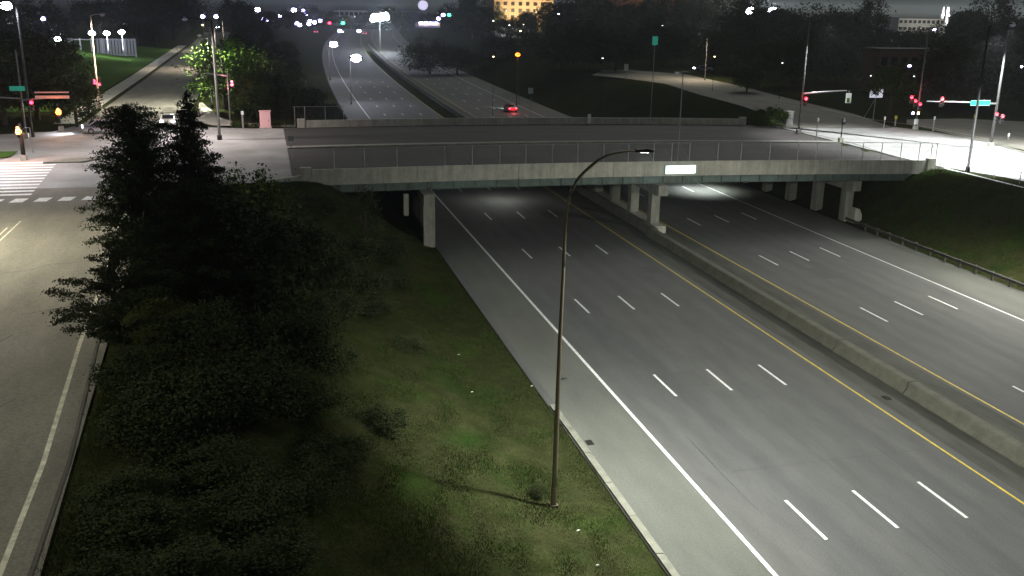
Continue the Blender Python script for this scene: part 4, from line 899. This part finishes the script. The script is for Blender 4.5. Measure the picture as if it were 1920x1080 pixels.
for (p, k) in far:
    cnt[k] = cnt.get(k, 0)+1; d = p[1]-hor(p[0])
    hgt = 9 if p[1] < 70 else 6
    Y_ = min(560, max(130, F*(CH-ZS-hgt)/max(d, 1)))
    if 470 < p[0] < 700: Y_ = min(560, F*(CH-ZS-3.2)/max(d, 1))
    q = SY(p[0], p[1], Y_); h_ = max(2.5, q.z-ZS)
    sc = Y_/300
    n_ = ordn[cnt[k]-1] if cnt[k] <= 20 else ordn[tot[k]-cnt[k]]
    side = 'left' if cnt[k] <= 20 else 'right'
    area = 'beyond the left hill road' if p[0] < 450 else 'left of the great floodlight' if p[0] < 700 else 'near the tan tower' if p[0] < 1110 else 'among the dark right-hand woods'
    lab = '%s distant lamp %s, %s of its colour from %s' % (cname[k], area, n_, side)
    if tot[k] == 1: lab = 'only %s distant lamp, %s' % (cname[k], area)
    big = {'led':2.6,'led_far':2.1,'led_soft':1.0,'warm':1.0,'green_l':2.2,'red':1.6}[k]*sc
    light_pole(lab, (q.x, q.y, ground(q.x,q.y)), q.z-ground(q.x,q.y)-.08, (0,0), k, 0, pole='dark_metal', name='distant_lamp', hs=big, r=.04)
# the star-like amber lamp and its companion
q = SY(970,103,200); light_pole('brilliant amber street lamp alone in the dark right of the freeway', (q.x,200,ground(q.x,200)), q.z-ground(q.x,200), (0,-.4), 'amber', 900, (1,.5,.12), pole='dark_metal', hs=1.7)
# great floodlight mast and the pair on the right
q = SY(712,35,420)
fm_ = thing('floodlight_mast', 'enormous glaring white floodlight cluster over the far end of the freeway', 'floodlight', (q.x,420,0))
MB().tube([(0,0,0),(0,0,q.z+1)], .3, 8).build('pole', M['galv'], fm_)
for i in range(9):
    u = (i % 5-2)*1.3 if i < 5 else (i-6.5)*1.5; z = q.z+(.0 if i < 5 else 1.2)+.25*u*.6
    MB().ball((u*1.1,-.3,z), (1.15,.5,.95), 10, 6).build('floodlight', M['led_huge'], fm_, True)
MB().box((0,0,q.z), (7.5,.2,.25)).build('crossbar', M['galv'], fm_)
lamp_light(fm_, (0,-2,q.z-1.5), 9000, (.85,1,.95), ang=150, rot=(R(-25),0,0), rad=1)
for i, (px_, lab) in enumerate(((1406,'glaring white floodlight on the right skyline, left one of two'),(1448,'glaring white floodlight on the right skyline, right one of two'))):
    q = SY(px_, 20, 330)
    t = light_pole(lab, (q.x,330,ZR), q.z-ZR-.2, (0,-.5), 'led_huge', 9000, (.85,1,.97), hs=6.0, ang=165, name='floodlight_mast', cat='floodlight')

# ------------------------------------------------------------------ thin haze added to lift the blacks and soften the lamps
hz = MB().box((0, 1450, 16), (5300, 4200, 34.4)).build('haze', None)
hm = bpy.data.materials.new('haze'); hm.use_nodes = True; hn = hm.node_tree; hn.nodes.clear()
pv = hn.nodes.new('ShaderNodeVolumePrincipled'); pv.inputs['Color'].default_value = (.85,.92,.95,1); pv.inputs['Density'].default_value = .0003; pv.inputs['Anisotropy'].default_value = .8
ho = hn.nodes.new('ShaderNodeOutputMaterial'); hn.links.new(pv.outputs[0], ho.inputs['Volume']); hz.data.materials.append(hm); stuff(hz)
